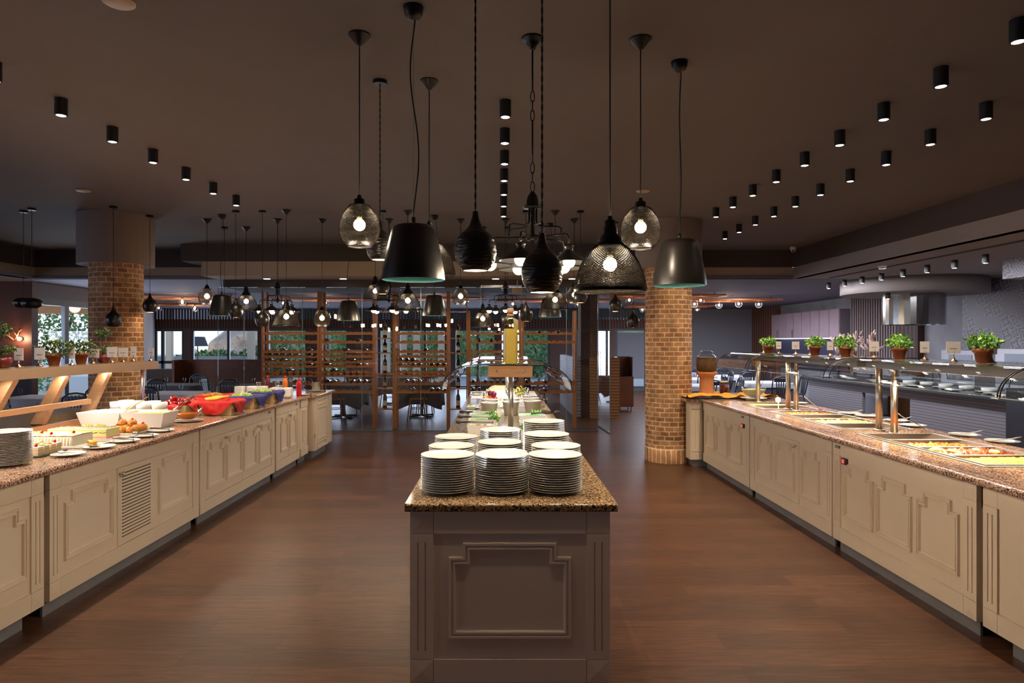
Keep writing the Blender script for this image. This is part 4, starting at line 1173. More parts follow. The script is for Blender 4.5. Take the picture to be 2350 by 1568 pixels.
# ramekin stacks
RAM = MB().lathe([(.001, .002), (.05, 0), (.058, .004), (.060, .05), (.057, .05), (.054, .012), (.001, .008)], 24, caps=False).mesh(WHITECR)
k = 0
for (x, y, n_) in ((-3.76, 6.22, 2), (-3.74, 6.38, 3), (-3.59, 6.30, 3), (-3.60, 6.46, 3), (-3.44, 6.30, 3), (-3.44, 6.46, 3), (-3.29, 6.30, 3), (-3.75, 6.54, 3)):
    k += 1
    for i in range(n_):
        put('ramekin', RAM, None, (x, y, ZL + .001 + i * .060), sc=(1.18, 1.18, 1.3), label='white ramekin, %s in the %s ramekin stack behind the large bowls' % (NTH[i].replace('lowest', 'lowest'), NTH[k - 1].replace('lowest', 'first')), cat='ramekin', group='stacked ramekins')
# honey bowl
hb = thing('glass_bowl', 'round glass bowl of amber honey on a white plate', 'bowl', (-3.03, 6.32, ZL + .018))
put('bowl_shell', MB().lathe([(.05, 0), (.09, .03), (.125, .08), (.135, .12), (.131, .12), (.12, .08), (.085, .034), (.045, .006)], 32, caps=False).mesh(glass('bowl_glass', (.92, .95, .95, 1), 1.35)), hb)
put('honey', MB().lathe([(.045, .008), (.088, .036), (.110, .066), (.001, .066)], 32, caps=False).mesh(mat('honey_amber', C(214, 110, 24), .1, emit=C(150, 60, 8), es=0.0)), hb)
ell_plate(-3.03, 6.32, ZL, 'white plate under the glass bowl of honey', 'small plates along the dessert counter', .14)
# baskets lined with red and blue cloths
BASK = stripes_mat('wicker', C(236, 212, 158), C(196, 164, 108), 'X', 60, .6)
REDC = mat('red_cloth', C(214, 34, 26), .7); BLUEC = mat('blue_cloth', C(52, 54, 132), .7)
def basket(x, y, w, d, h, rz, label, m, seed, ext=1.72, z=ZL):
    t = thing('wicker_basket', label, 'basket', (x, y, z + .001), rz, 'cloth-lined baskets')
    a = MB(); tp = .86
    def ring(f, hh, ins=0): return [((sx * (w / 2 * f - ins)), sy * (d / 2 * f - ins), hh) for sx, sy in ((-1, -1), (1, -1), (1, 1), (-1, 1))]
    R = [ring(tp, 0), ring(1, h), ring(1, h, .01), ring(tp, .01, .01)]
    idx = [[a.vert(p) for p in r] for r in R]
    a.face(idx[0][::-1]); a.face(idx[3])
    for p, q in ((0, 1), (1, 2), (2, 3)):
        for i in range(4): a.face((idx[p][i], idx[p][(i + 1) % 4], idx[q][(i + 1) % 4], idx[q][i]))
    put('basket_shell', a.mesh(BASK), t)
    rnd = random.Random(seed); tw = PI / 4 + rnd.uniform(-.08, .08)
    side = .272 * ext / 1.45 * (max(w, d) / .46) * 1.02
    def cl(u, v):
        X, Y = (u - .5) * 2 * side, (v - .5) * 2 * side
        X, Y = X * math.cos(tw) - Y * math.sin(tw), X * math.sin(tw) + Y * math.cos(tw)
        ex, ey = max(0, abs(X) - w / 2), max(0, abs(Y) - d / 2)
        ov = math.hypot(ex, ey)
        nz = noise.noise(Vector((X * 11 + seed, Y * 11, seed)))
        if ov == 0:
            e = min(w / 2 - abs(X), d / 2 - abs(Y))
            zz = h + .012 - min(.07, e * 1.4) * .8 + .018 * nz
            return (X, Y, zz)
        dl = min(ov * 1.05, h * .97)
        px_ = math.copysign(min(abs(X), w / 2 + .014 + .25 * ex * .3 + .018 * abs(nz)), X)
        py_ = math.copysign(min(abs(Y), d / 2 + .014 + .25 * ey * .3 + .018 * abs(nz)), Y)
        return (px_ , py_, h + .012 - dl + .004 * nz)
    put('cloth_lining', MB().grid(44, 44, cl).mesh(m), t, label='%s cloth lining' % ('red' if m is REDC else 'blue'))
    return t
basket(-2.975, 6.96, .36, .32, .145, .0, 'wicker basket with a red cloth and bananas at the front of the fruit counter', REDC, 1)
basket(-3.31, 6.68, .30, .30, .13, .05, 'wicker basket with a red cloth heaped with red apples behind the honey bowl', REDC, 2, 1.5)
basket(-2.98, 7.62, .35, .36, .14, .0, 'wicker basket with a blue cloth and green pears in the middle of the fruit counter', BLUEC, 3)
basket(-2.98, 8.26, .35, .36, .14, .0, 'wicker basket with a blue cloth and green apples beside the stacked square bowls', BLUEC, 4)
basket(-3.44, 7.25, .32, .36, .13, .0, 'wicker basket with a red cloth of plums behind the pears', REDC, 5)
basket(-3.44, 7.86, .32, .38, .13, .0, 'wicker basket with a red cloth of bread behind the green apples', REDC, 6)
basket(-3.68, 6.86, .20, .24, .10, .0, 'low basket with a blue cloth at the back of the fruit counter', BLUEC, 7)
def fruit(name, kind, x, y, z, m, r, label, sc=(1, 1, .92), n=1):
    a = MB().sphere((0, 0, 0), r, 18, 12, sc, fn=lambda v: 1 - .18 * max(0, v.z / r) ** 8 * 2).mesh(m)
    t = put(name, a, None, (x, y, z), (random.uniform(-.4, .4), random.uniform(-.4, .4), random.uniform(0, 6)), label=label, cat='fruit', group=kind)
    put('stem', MB().tube([(0, 0, r * .55), (.003, 0, r * 1.15)], .0015, 5).mesh(WOODD), t)
    return t
RAPP = mat('red_apple', C(150, 24, 28), .2, var=.3, vscale=30); GAPP = mat('green_apple', C(168, 200, 90), .25, var=.1, vscale=20); BAN = mat('banana_yellow', C(236, 190, 60), .4, var=.1, vscale=30); ORA = mat('orange_skin', C(240, 150, 40), .4)
for i, (dx, dy, dz) in enumerate(((-.07, -.09, 0), (.01, -.10, 0), (.08, -.08, 0), (-.05, -.01, .01), (.04, .0, .01), (-.01, -.05, .05), (.07, .07, 0), (-.06, .08, 0))):
    fruit('apple', 'red apples', -3.31 + dx, 6.68 + dy, ZL + .145 + dz, RAPP, .038, 'red apple in the red-lined basket behind the honey bowl, %s from its front' % NTH[i].replace('lowest', 'first'))
for i, (dx, dy) in enumerate(((-.08, -.1), (0, -.09), (.07, -.05), (-.06, 0), (.03, .03), (-.03, .1))):
    fruit('pear', 'green pears', -2.98 + dx, 7.60 + dy, ZL + .145, GAPP, .036, 'green pear in the middle blue-lined basket, %s from its front' % NTH[i].replace('lowest', 'first'), (1, 1.1, .95))
    fruit('apple', 'green apples', -2.98 + dx, 8.24 + dy, ZL + .145, GAPP, .038, 'green apple in the last blue-lined basket, %s from its front' % NTH[i].replace('lowest', 'first'))
    fruit('bread_roll', 'bread rolls', -3.44 + dx, 7.85 + dy, ZL + .13, PUFFM, .036, 'bread roll in the rear red-lined basket, %s from its front' % NTH[i].replace('lowest', 'first'), (1, 1.3, .8))
    fruit('plum', 'dark plums', -3.44 + dx, 7.24 + dy, ZL + .13, RAPP, .032, 'dark plum in the red-lined basket behind the pears, %s from its front' % NTH[i].replace('lowest', 'first'))
BANM = MB().tube([(-.085 + .17 * i / 10, .028 * ((i / 5 - 1) ** 2), 0) for i in range(11)], [.005, .012, .016, .018, .0185, .0185, .018, .017, .015, .01, .004], 8).mesh(BAN)
for i in range(6): put('banana', BANM, None, (-3.03 + .02 * (i % 2), 6.85 + i * .04, ZL + .168 + .006 * (i % 2)), (.3, .0, .2 * (i % 3)), label='yellow banana in the front red-lined basket, %s of the bunch' % NTH[i].replace('lowest', 'first'), cat='fruit', group='bananas')
for i in range(3): fruit('orange', 'oranges', -3.37 + i * .08, 6.93, ZL + .10, ORA, .04, 'orange behind the red apples, %s of the line' % NTH[i].replace('lowest', 'first'))
# stacked translucent square bowls
SQB = MB()
for (f0, h0, f1, h1) in ((.8, 0, 1, .05),):
    pass
def sqb_mesh():
    a = MB(); w = .066
    def ring(f, hh): return [(w * f * math.copysign(abs(math.cos(t)) ** .45, math.cos(t)), w * f * math.copysign(abs(math.sin(t)) ** .45, math.sin(t)), hh) for t in [PI / 4 * .0 + PI * i / 12 for i in range(24)]]
    idx = [[a.vert(p) for p in ring(f, h)] for f, h in ((.62, 0), (.9, .006), (1, .045), (.95, .045), (.84, .01))]
    a.face(idx[0][::-1]); a.face(idx[-1])
    for p in range(4):
        for i in range(24): a.face((idx[p][i], idx[p][(i + 1) % 24], idx[p + 1][(i + 1) % 24], idx[p + 1][i]), True)
    return a.mesh(PORC)
SQB = sqb_mesh()
cnt = 0
for (x, y, n_) in ((-2.98, 9.14, 6), (-2.95, 9.0, 6), (-3.14, 9.06, 6), (-3.16, 9.24, 6), (-3.35, 9.2, 7), (-3.50, 9.2, 7), (-3.65, 9.16, 7), (-3.42, 9.0, 7)):
    cnt += 1
    for i in range(n_):
        put('square_bowl', SQB, None, (x, y - .02, ZL + .001 + i * .017), label='small white square bowl, %s in the %s bowl stack before the sauce bottles' % (NTH[i], NTH[cnt - 1].replace('lowest', 'first')), cat='bowl', group='stacked square bowls')
# bottles on the end
def sauce(x, y, col, cap, label, h=.24, z=ZL):
    t = thing('sauce_bottle', label, 'bottle', (x, y, z + .001))
    put('bottle_shell', MB().lathe([(.03, 0), (.036, .01), (.036, h * .3), (.032, h * .4), (.036, h * .5), (.036, h * .72), (.022, h * .84), (.018, h * .88)], 20).mesh(mat('sauce_' + label.split()[0], col, .3)), t)
    put('bottle_cap', MB().lathe([(.02, h * .88), (.02, h * .96), (.008, h), (.001, h)], 16).mesh(mat('cap_' + label.split()[0], cap, .4)), t)
x, y = -2.90, 9.25
sauce(-2.865, 9.26, C(196, 20, 22), C(214, 34, 30), 'red ketchup bottle beside the bowl stacks', .25)
sauce(-3.17, 9.60, C(244, 130, 20), C(210, 50, 40), 'orange juice bottle with a red cap behind the bowl stacks', .27)
sauce(-3.45, 9.66, C(110, 40, 34), C(200, 30, 30), 'brown sauce bottle with a red cap behind the bowl stacks', .27)
GJ = glass('jar_glass', (.9, .93, .93, 1), 1.35)
for i, (x, y) in enumerate(((-3.33, 9.72), (-3.58, 9.66))):
    t = thing('cutlery_jar', 'small jar of teaspoons %s the brown sauce bottle' % ('beside' if i == 0 else 'beyond'), 'jar', (x, y, ZL + .001))
    put('jar_shell', MB().lathe([(.036, 0), (.036, .1), (.032, .1), (.032, .006)], 18, caps=False).mesh(GJ), t)
    a = MB()
    for k in range(5): a.tube([(0, 0, .01), (.03 * math.cos(k * 2), .03 * math.sin(k * 2), .15)], .003, 5).sphere((.031 * math.cos(k * 2), .031 * math.sin(k * 2), .16), 1, 8, 5, (.01, .01, .015))
    put('teaspoons', a.mesh(CHROME), t)
pt = thing('steel_pot', 'small steel pot of utensils on a white plate at the counter end', 'pot', (-2.87, 10.14, ZL + .02))
put('pot_body', MB().lathe([(.06, 0), (.063, .004), (.063, .12), (.067, .122), (.06, .12), (.06, .006)], 28, caps=False).mesh(STEEL), pt)
for s in (-1, 1): put('handle', MB().tube([(s * .062, 0, .09), (s * .09, 0, .095), (s * .09, 0, .075), (s * .062, 0, .07)], .004, 6).mesh(CHROME), pt)
ell_plate(-2.87, 10.14, ZL, 'white plate under the small steel pot', 'small plates along the dessert counter', .12)
cut('ladle', LADLE, -2.88, 10.12, ZL + .07, 2.6, 'steel ladle standing in the small steel pot', 1)
ell_plate(-2.84, 9.0 + .40, ZL, 'white saucer at the corner beside the ketchup bottle', 'small plates along the dessert counter', .09)

# ---- cards and plants on the shelves
def card(x, y, z, label, w=.075, h=.10, rz=0, s=1.0):
    t = thing('card_holder', label, 'label holder', (x, y, z + .001), rz, 'dish name cards on the shelves')
    put('stand', MB().lathe([(.028, 0), (.026, .006), (.012, .014), (.006, .03), (.004, .045), (.004, .055)], 16).tube([(0, 0, .05), (-.008, 0, .06), (-.008, 0, .075)], .0022, 5).tube([(0, 0, .05), (.008, 0, .06), (.008, 0, .075)], .0022, 5).mesh(COPPER), t)
    c = put('card', B(-w / 2, w / 2, -.0015, .0015, .057, .057 + h).mesh(CARD), t)
    a = MB(); n = 9
    for i in range(n): a.box(-w * .26 + i * w * .058, -w * .26 + i * w * .058 + w * .042, -.0021, -.0016, .057 + h * .38, .057 + h * .44)
    put('lettering', a.mesh(INK), c)
    return t
def leaf_cloud(pts, size, seed=0, flat=.5):
    rnd = random.Random(seed); a = MB()
    for c in pts:
        d = Vector((rnd.uniform(-1, 1), rnd.uniform(-1, 1), rnd.uniform(-.3, 1))).normalized()
        u = d.cross(Vector((rnd.uniform(-1, 1), rnd.uniform(-1, 1), rnd.uniform(-1, 1)))).normalized(); w = d.cross(u)
        s = size * rnd.uniform(.7, 1.25); c = Vector(c)
        k = len(a.v)
        for p in (c, c + u * s * .5 + w * s * .28 + d * s * .05, c + u * s, c + u * s * .5 - w * s * .28 + d * s * .05): a.v.append(tuple(p))
        a.face((k, k + 1, k + 2, k + 3))
    return a
def ball_pts(c, r, n, seed, zs=.7, fill=.5):
    rnd = random.Random(seed); out = []
    while len(out) < n:
        v = Vector((rnd.uniform(-1, 1), rnd.uniform(-1, 1), rnd.uniform(-1, 1)))
        if fill < v.length < 1: out.append((c[0] + v.x * r, c[1] + v.y * r, c[2] + v.z * r * zs))
    return out
POTM = MB().lathe([(.038, 0), (.055, .075), (.062, .075), (.064, .105), (.058, .105), (.055, .09), (.001, .088)], 28, caps=False).mesh(TERRA)
def herb(x, y, z, label, r=.105, s=1.0, lm=None, seed=1):
    t = thing('potted_plant', label, 'potted plant', (x, y, z + .001), group='terracotta pot plants on the shelves')
    put('plant_pot', POTM, t, sc=(s, s, s))
    a = leaf_cloud(ball_pts((0, 0, .15), r, 330, seed, .62, .25), .034, seed)
    st = MB(); rnd = random.Random(seed)
    for k in range(14): st.tube([(0, 0, .085), (rnd.uniform(-.6, .6) * r, rnd.uniform(-.6, .6) * r, .15)], .0015, 4)
    put('foliage', a.mesh(lm or LEAF), t, sc=(s, s, s)); put('stems', st.mesh(WOODD), t, sc=(s, s, s))
    return t
def bonsai(x, y, z, label, s=1.0, seed=3):
    t = thing('bonsai', label, 'bonsai', (x, y, z + .001))
    put('plant_pot', MB().lathe([(.035 * s, 0), (.055 * s, .03 * s), (.06 * s, .075 * s), (.054 * s, .075 * s), (.001, .068 * s)], 24, caps=False).mesh(POTRED), t)
    put('trunk', MB().tube([(0, 0, .06 * s), (-.02 * s, 0, .1 * s), (.01 * s, 0, .14 * s), (-.015 * s, 0, .19 * s), (-.0 * s, 0, .24 * s)], [.008 * s, .007 * s, .006 * s, .005 * s, .004 * s], 8).mesh(WOODD), t)
    pts = ball_pts((-.005 * s, 0, .28 * s), .065 * s, 420, seed, .7, .3) + ball_pts((.05 * s, 0, .14 * s), .045 * s, 200, seed + 1, .5, .2) + ball_pts((-.02 * s, 0, .11 * s), .045 * s, 160, seed + 2, .5, .2)
    put('foliage', leaf_cloud(pts, .018 * s, seed).mesh(LEAFD), t)
ZB = 1.488
def shelf(px, X): return (X, X * 1500 / (px - 1150), ZB)
card(*shelf(43, -3.93), 'tall dish card on the shelf beside the first bonsai'); card(*shelf(91, -3.93), 'dish card on the shelf in front of the window beside a dark pot plant', .09)
card(*shelf(165, -3.82), 'narrow dish card standing between the two terracotta pot plants', .055); card(*shelf(213, -3.9), 'wide dish card between the second pot plant and the small bonsai', .12, .085)
card(*shelf(257, -3.82), 'dish card with a red crest just beyond the small bonsai', .10); card(*shelf(282.5, -3.85), 'lilac dish card before the brick column, second beyond the small bonsai', .10, .09)
card(*shelf(306, -3.9), 'narrow dish card before the brick column near the shelf end', .06); card(*shelf(346, -3.76), 'tilted dish card at the very end of the timber shelf', .10, .08, rz=-.5)
herb(*shelf(124, -3.94), 'dark-leaved plant in a terracotta pot, first on the timber shelf', .14, 1.0, LEAFD, 5)
herb(*shelf(186, -3.95), 'dark-leaved plant in a terracotta pot, second on the timber shelf', .13, 1.0, LEAFD, 6)
bonsai(*shelf(238, -3.93), 'small bonsai with a round crown before the brick column', 1.05)
bonsai(-3.98, 5.22, ZB, 'larger dark bonsai at the photo edge of the timber shelf', 1.1, 8)
ZR2 = 1.557
def rshelf(px, X=3.2): return (X, X * 1500 / (px - 1150), ZR2)
def pots_r():
    labs = ['smallest, beside the yellow cloth end', 'second beyond the cloth', 'in front of the dried pink flowers', 'in front of the round steel hood', 'in front of the patterned tiles']
    for i, px in enumerate((1763, 1870, 1940, 2064, 2256)):
        x, y, z = rshelf(px, 3.16); herb(x, y, z, 'green terracotta pot plant on the hot counter guard, ' + labs[i], .105, .9, LEAF, 20 + i)
pots_r()
for px, w, lab in ((1752, .02, 'edge-on dish card before the first green plant on the kitchen side'), (1787, .06, 'white dish card just beyond the first green plant'), (1826, .08, 'white dish card between the first two green plants'), (1859, .05, 'dish card half hidden by the second green plant'), (1905, .06, 'narrow dish card before the dried flowers'), (1955, .09, 'dish card half hidden by the plant before the dried flowers'), (2006, .08, 'dish card before the slatted kitchen wall'), (2122, .07, 'dish card tilted before the concrete kitchen wall'), (2188, .10, 'widest dish card before the concrete kitchen wall'), (2276, .07, 'dish card half hidden by the plant before the patterned tiles')):
    x, y, z = rshelf(px, 3.22); card(x, y, z, lab, w, .085)

# ---- hot counter: pans
PANM = {}
def food_surface(m, w, d, seed, amp=.012, hump=.02, n=26):
    return MB().grid(n, n, lambda u, v: ((u - .5) * w, (v - .5) * d, hump * (1 - (2 * u - 1) ** 4) * (1 - (2 * v - 1) ** 4) + amp * noise.noise(Vector((u * w * 45, v * d * 45, seed))))).mesh(m)
def well(x0, x1, y0, y1, z, label):
    t = thing('bain_marie_well', label, 'food warmer', ((x0 + x1) / 2, (y0 + y1) / 2, z - .001))
    hx, hy = (x1 - x0) / 2, (y1 - y0) / 2
    f = MB(); b = .03
    f.box(-hx, hx, -hy, -hy + b, .002, .007); f.box(-hx, hx, hy - b, hy, .002, .007); f.box(-hx, -hx + b, -hy + b, hy - b, .002, .007); f.box(hx - b, hx, -hy + b, hy - b, .002, .007)
    put('rim_frame', f.mesh(STEEL), t)
    k = MB(); d = -.12
    k.box(-hx + .012, hx - .012, -hy + .012, hy - .012, d, d + .002)
    for (a0, a1, b0, b1) in ((-hx + .01, hx - .01, -hy + .01, -hy + .012), (-hx + .01, hx - .01, hy - .012, hy - .01), (-hx + .01, -hx + .012, -hy, hy), (hx - .012, hx - .01, -hy, hy)): k.box(a0, a1, b0, b1, d, .002)
    put('tank', k.mesh(STEEL), t)
def pan(x, y, w, d, z, label, depth=.065):
    t = thing('food_pan', label, 'food pan', (x, y, z), group='steel food pans')
    a = MB(); r = .016; hx, hy = w / 2, d / 2
    a.box(-hx, hx, -hy, -hy + r, 0, .003); a.box(-hx, hx, hy - r, hy, 0, .003); a.box(-hx, -hx + r, -hy + r, hy - r, 0, .003); a.box(hx - r, hx, -hy + r, hy - r, 0, .003)
    ix, iy = hx - r, hy - r; tx, ty = ix - .015, iy - .015
    i0 = [a.vert(p) for p in ((-ix, -iy, .001), (ix, -iy, .001), (ix, iy, .001), (-ix, iy, .001))]
    i1 = [a.vert(p) for p in ((-tx, -ty, -depth), (tx, -ty, -depth), (tx, ty, -depth), (-tx, ty, -depth))]
    for i in range(4): a.face((i0[i], i1[i], i1[(i + 1) % 4], i0[(i + 1) % 4]))
    a.face(i1)
    put('pan_shell', a.mesh(STEEL), t)
    return t
RICE = speckle_mat('yellow_rice', [C(240, 190, 50), C(222, 168, 34), C(246, 206, 84), C(96, 60, 24), C(232, 180, 44), C(240, 196, 66)], 110, .5)
MEAT = speckle_mat('roast_meat', [C(104, 50, 26), C(74, 34, 18), C(130, 70, 38), C(86, 44, 22)], 40, .35)
STEW = speckle_mat('tomato_stew', [C(176, 54, 16), C(206, 96, 26), C(96, 110, 26), C(150, 36, 14), C(214, 130, 50)], 80, .3)
POT = speckle_mat('golden_potato', [C(236, 186, 70), C(214, 144, 50), C(244, 208, 110), C(176, 70, 26)], 60, .4)
VEG = speckle_mat('mixed_vegetables', [C(190, 50, 24), C(60, 80, 30), C(210, 120, 40), C(90, 60, 30), C(230, 180, 110)], 70, .4)
GREENV = speckle_mat('green_vegetables', [C(190, 200, 70), C(150, 180, 60), C(220, 220, 110)], 70, .4)
SAUCE = mat('orange_sauce', C(214, 120, 40), .2)
FISH = speckle_mat('white_gratin', [C(250, 236, 200), C(240, 210, 150), C(236, 190, 120)], 50, .4)
def pans(x0, x1, y0, y1, spec, z=.931):
    n = len(spec); p = (y1 - y0) / n
    for i, (lab, fm, nm, hump, amp, dz) in enumerate(spec):
        yc = y0 + p * (i + .5); xc = (x0 + x1) / 2
        pan(xc, yc, x1 - x0, p - .004, z + .002, 'steel pan of ' + lab)
        put(nm, food_surface(fm, x1 - x0 - .062, p - .07, i * 3.1, amp, hump), None, (xc, yc, z - dz), label=lab, cat='food', kind='stuff')
well(2.97, 3.62, 4.02, 5.47, .925, 'steel bain-marie frame holding the rice, meat and stew pans')
pans(3.0, 3.59, 4.05, 5.44, [('yellow rice with dark specks beside the roast meat', RICE, 'yellow_rice', .025, .012, .018), ('brown roast meat pieces with halved eggs', MEAT, 'roast_meat', .025, .04, .022), ('red and orange vegetable stew', STEW, 'vegetable_stew', .02, .028, .030), ('thin orange sauce, almost empty, before the twin posts', SAUCE, 'orange_sauce', .003, .001, .052)])
for i, (dx, dy) in enumerate(((-.12, -.02), (.07, .03), (.14, -.04), (-.2, .05))):
    put('halved_egg', MB().sphere((0, 0, 0), 1, 16, 10, (.045, .03, .018)).mesh(mat('egg_white_gold', C(246, 214, 120), .3)), None, (3.27 + dx, 4.57 + dy, .933), (0, .1, i), label='pale yellow halved egg lying on the roast meat, %s from the aisle' % NTH[i].replace('lowest', 'first'), cat='food', group='halved eggs on the meat')
well(2.97, 3.62, 5.72, 7.23, .925, 'steel bain-marie frame holding the potato pans')
pans(3.0, 3.59, 5.75, 7.20, [('dark gravy, first beyond the twin posts', mat('dark_gravy', C(120, 70, 30), .2), 'dark_gravy', .004, .002, .045), ('golden roast potatoes in the middle warmer', POT, 'roast_potatoes', .02, .034, .022), ('pale baked gratin beyond the potatoes', FISH, 'baked_gratin', .012, .010, .034), ('mixed peppers and aubergine', VEG, 'mixed_vegetables', .018, .03, .022)])
well(2.97, 3.62, 7.42, 8.25, .925, 'small steel bain-marie frame by the glass bowl')
pans(3.0, 3.59, 7.45, 8.22, [('copper coloured broth before the green vegetables', SAUCE, 'copper_broth', .003, .001, .045), ('pale green vegetables by the glass bowl', GREENV, 'green_vegetables', .012, .01, .02)])
cut('serving_spoon', spoon_mesh(.34, .03, mat('plastic_white_spoon', C(236, 230, 214), .3)), 3.19, 7.52, .95, 1.2, 'white serving spoon leaning in the broth pan', 1, ry=-.55)
cut('serving_spoon', spoon_mesh(.40, .035, mat('plastic_white_spoon2', C(240, 232, 214), .3)), 3.52, 7.30, .965, .3, 'long white serving spoon leaning behind the twin posts by the glass bowl', 1, ry=.5)
# plates along the back edge
for k, (px, py, lab, tool) in enumerate(((2300, 1016, 'behind the roast meat pan', 1), (2214, 1001, 'behind the vegetable stew pan', 1), (2094, 979, 'with an upright spoon behind the twin posts', 2), (2058, 968, 'just behind the closer twin posts', 1), (1990, 957, 'behind the roast potatoes', 1), (1950, 951, 'behind the pale gratin', 1), (1832, 927, 'behind the pale green vegetables', 0))):
    x, y = at(px, py)
    ell_plate(x, y, ZL, 'white plate %s' % lab, 'small plates along the hot counter', .115)
    if tool: cut('serving_spoon', spoon_mesh(.22, .028, PORC) if tool == 1 else SPOON, x + (.02 if tool == 1 else -.03), y, ZL + (.016 if tool == 1 else .045), 2.9, 'spoon on the white plate %s' % lab, 1, ry=0 if tool == 1 else -.6)
gb = thing('glass_bowl', 'glass bowl of pale cream sauce on a stand behind the far guard post', 'bowl', (3.33, 8.62, ZL + .045))
put('bowl_shell', MB().lathe([(.06, 0), (.11, .03), (.15, .085), (.158, .13), (.153, .13), (.145, .085), (.105, .034), (.05, .006)], 32, caps=False).mesh(glass('bowl_glass2', (.95, .97, .94, 1), 1.3)), gb)
put('cream_sauce', MB().lathe([(.05, .008), (.103, .036), (.142, .085), (.146, .10), (.001, .10)], 32, caps=False).mesh(mat('cream_sauce', C(240, 228, 180), .5)), gb)
put('stand_plate', MB().lathe([(.10, -.043), (.10, -.02), (.165, -.014), (.17, -.006), (.05, -.001)], 32).mesh(WHITECR), gb)
cut('ladle', LADLE, 3.36, 8.60, ZL + .10, .2, 'white-handled ladle standing in the cream sauce bowl', 1)
# yellow cloth, pedestal and dispenser at the far end
def cloth(u, v):
    x = (u - .5) * 1.25; y = (v - .5) * .52
    nz = noise.noise(Vector((x * 5, y * 7, 2))) ; n2 = noise.noise(Vector((x * 14, y * 16, 5)))
    e = .022 + .10 * max(0, nz) + .010 * n2
    ex = 0
    return (x + ex * .8, y, .012 + e - ex * .9)
put('yellow_cloth', MB().grid(60, 36, cloth).mesh(mat('mustard_cloth', C(232, 160, 46), .75)), None, (3.13, 9.0, ZL - .012), label='crumpled mustard yellow cloth spread under the stone pedestal', cat='cloth')
pd = thing('pedestal', 'small fluted sandstone pedestal column standing on the yellow cloth', 'pedestal', (2.86, 9.10, ZL + .03))
STONE = mat('sandstone', C(206, 140, 92), .7, var=.08, vscale=12)
put('shaft', MB().lathe([(.105, .03), (.098, .08), (.095, .22), (.105, .27)], 48, fn=lambda r, z, a: r - .006 * (1 if math.sin(a * 14) > 0 else 0), sm=False).mesh(STONE), pd)
put('base', MB().lathe([(.13, 0), (.13, .02), (.108, .034)], 32, sm=False).mesh(STONE), pd); put('capital', MB().lathe([(.106, .265), (.135, .295), (.145, .30), (.145, .325)], 32, sm=False).mesh(STONE), pd)
dp = thing('drink_dispenser', 'round glass drinks dispenser in a dark wicker jacket on the stone pedestal', 'dispenser', (2.86, 9.10, ZL + .03 + .327))
put('wicker_jacket', MB().lathe([(.10, 0), (.128, .02), (.14, .09), (.138, .15), (.132, .19), (.14, .20)], 40, fn=lambda r, z, a: r + .004 * math.sin(a * 20) * math.cos(z * 160)).mesh(mat('dark_wicker', C(92, 66, 36), .5, var=.5, vscale=60)), dp)
put('glass_neck', MB().lathe([(.128, .201), (.11, .225), (.085, .24), (.085, .255)], 32, caps=False).mesh(GJ), dp)
put('lid', MB().lathe([(.09, .256), (.09, .27), (.06, .29), (.012, .295), (.008, .305), (.016, .318), (.001, .33)], 28).mesh(glass('lid_glass', (.85, .87, .86, 1), 1.5)), dp)
jr = thing('preserve_jar', 'glass jar of dark red preserve with a gold lid beside the stone pedestal', 'jar', (3.09, 9.05, ZL + .055))
put('jar_shell', MB().lathe([(.055, 0), (.066, .01), (.066, .12), (.055, .14), (.052, .15)], 28, caps=False).mesh(GJ), jr)
put('preserve', MB().lathe([(.052, .003), (.063, .012), (.063, .12), (.001, .125)], 28).mesh(speckle_mat('preserve_red', [C(90, 26, 20), C(140, 50, 30), C(60, 18, 16)], 90, .2)), jr)
put('lid', MB().lathe([(.056, .15), (.056, .168), (.001, .17)], 28, sm=False).mesh(mat('gold_lid', C(220, 180, 60), .3, metal=.8)), jr)

# ---- island salads
BUCK = MB().lathe([(.062, 0), (.066, .003), (.085, .125), (.088, .127), (.088, .14), (.082, .14), (.078, .12), (.062, .02), (.001, .02)], 36, caps=False).mesh(mat('beige_crock', C(196, 182, 160), .35))
DRESS = mat('white_dressing', C(236, 234, 216), .4)
labs = ['first from the fruit side', 'half behind the steel post', 'first from the kitchen side', 'behind the first on the fruit side', 'behind the post one', 'behind the one on the kitchen side']
for i, (x, y) in enumerate(((-.12, 6.62), (.10, 6.72), (.33, 6.82), (-.12, 6.98), (.11, 7.06), (.33, 7.14))):
    t = thing('dressing_crock', 'beige tapered crock of dressing on the island, ' + labs[i], 'crock', (x, y, ZI + .001), group='dressing crocks on the island')
    put('crock_shell', BUCK, t); put('dressing', MB().lathe([(.079, .125), (.001, .127)], 24, caps=False).mesh(DRESS), t)
    cut('ladle', MB().tube([(0, 0, 0), (-.03 + .02 * (i % 2), 0, .09)], [.004, .004], 8).sphere((-.034 + .02 * (i % 2), 0, .10), 1, 10, 6, (.012, .006, .03)).mesh(STEEL), x - .02, y, ZI + .12, 0, 'steel ladle handle sticking out of the beige crock, ' + labs[i], 1)
SAL = [speckle_mat('leaf_salad', [C(90, 170, 50), C(130, 200, 70), C(60, 130, 40)], 45, .5), speckle_mat('pickle_salad', [C(236, 236, 210), C(200, 60, 50), C(120, 160, 70), C(240, 220, 190)], 60, .5)]
def crock(x, y, label, sal, w=.24, d=.19, h=.09):
    square_bowl(x, y, ZI, w, d, h, label, 'white salad crocks on the island', m=WHITECR, fill=SAL[sal], taper=.9, cat='crock', fz=.8)
crock(-.15, 5.25, 'white rectangular crock of mixed pickles just behind the plates on the fruit side', 1)
crock(-.16, 5.62, 'white rectangular crock of rocket salad, second on the fruit side', 0)
crock(-.17, 6.02, 'white rectangular crock of lettuce, third on the fruit side', 0)
crock(.26, 5.0, 'white rectangular crock of sliced vegetables behind the tallest plates', 1)
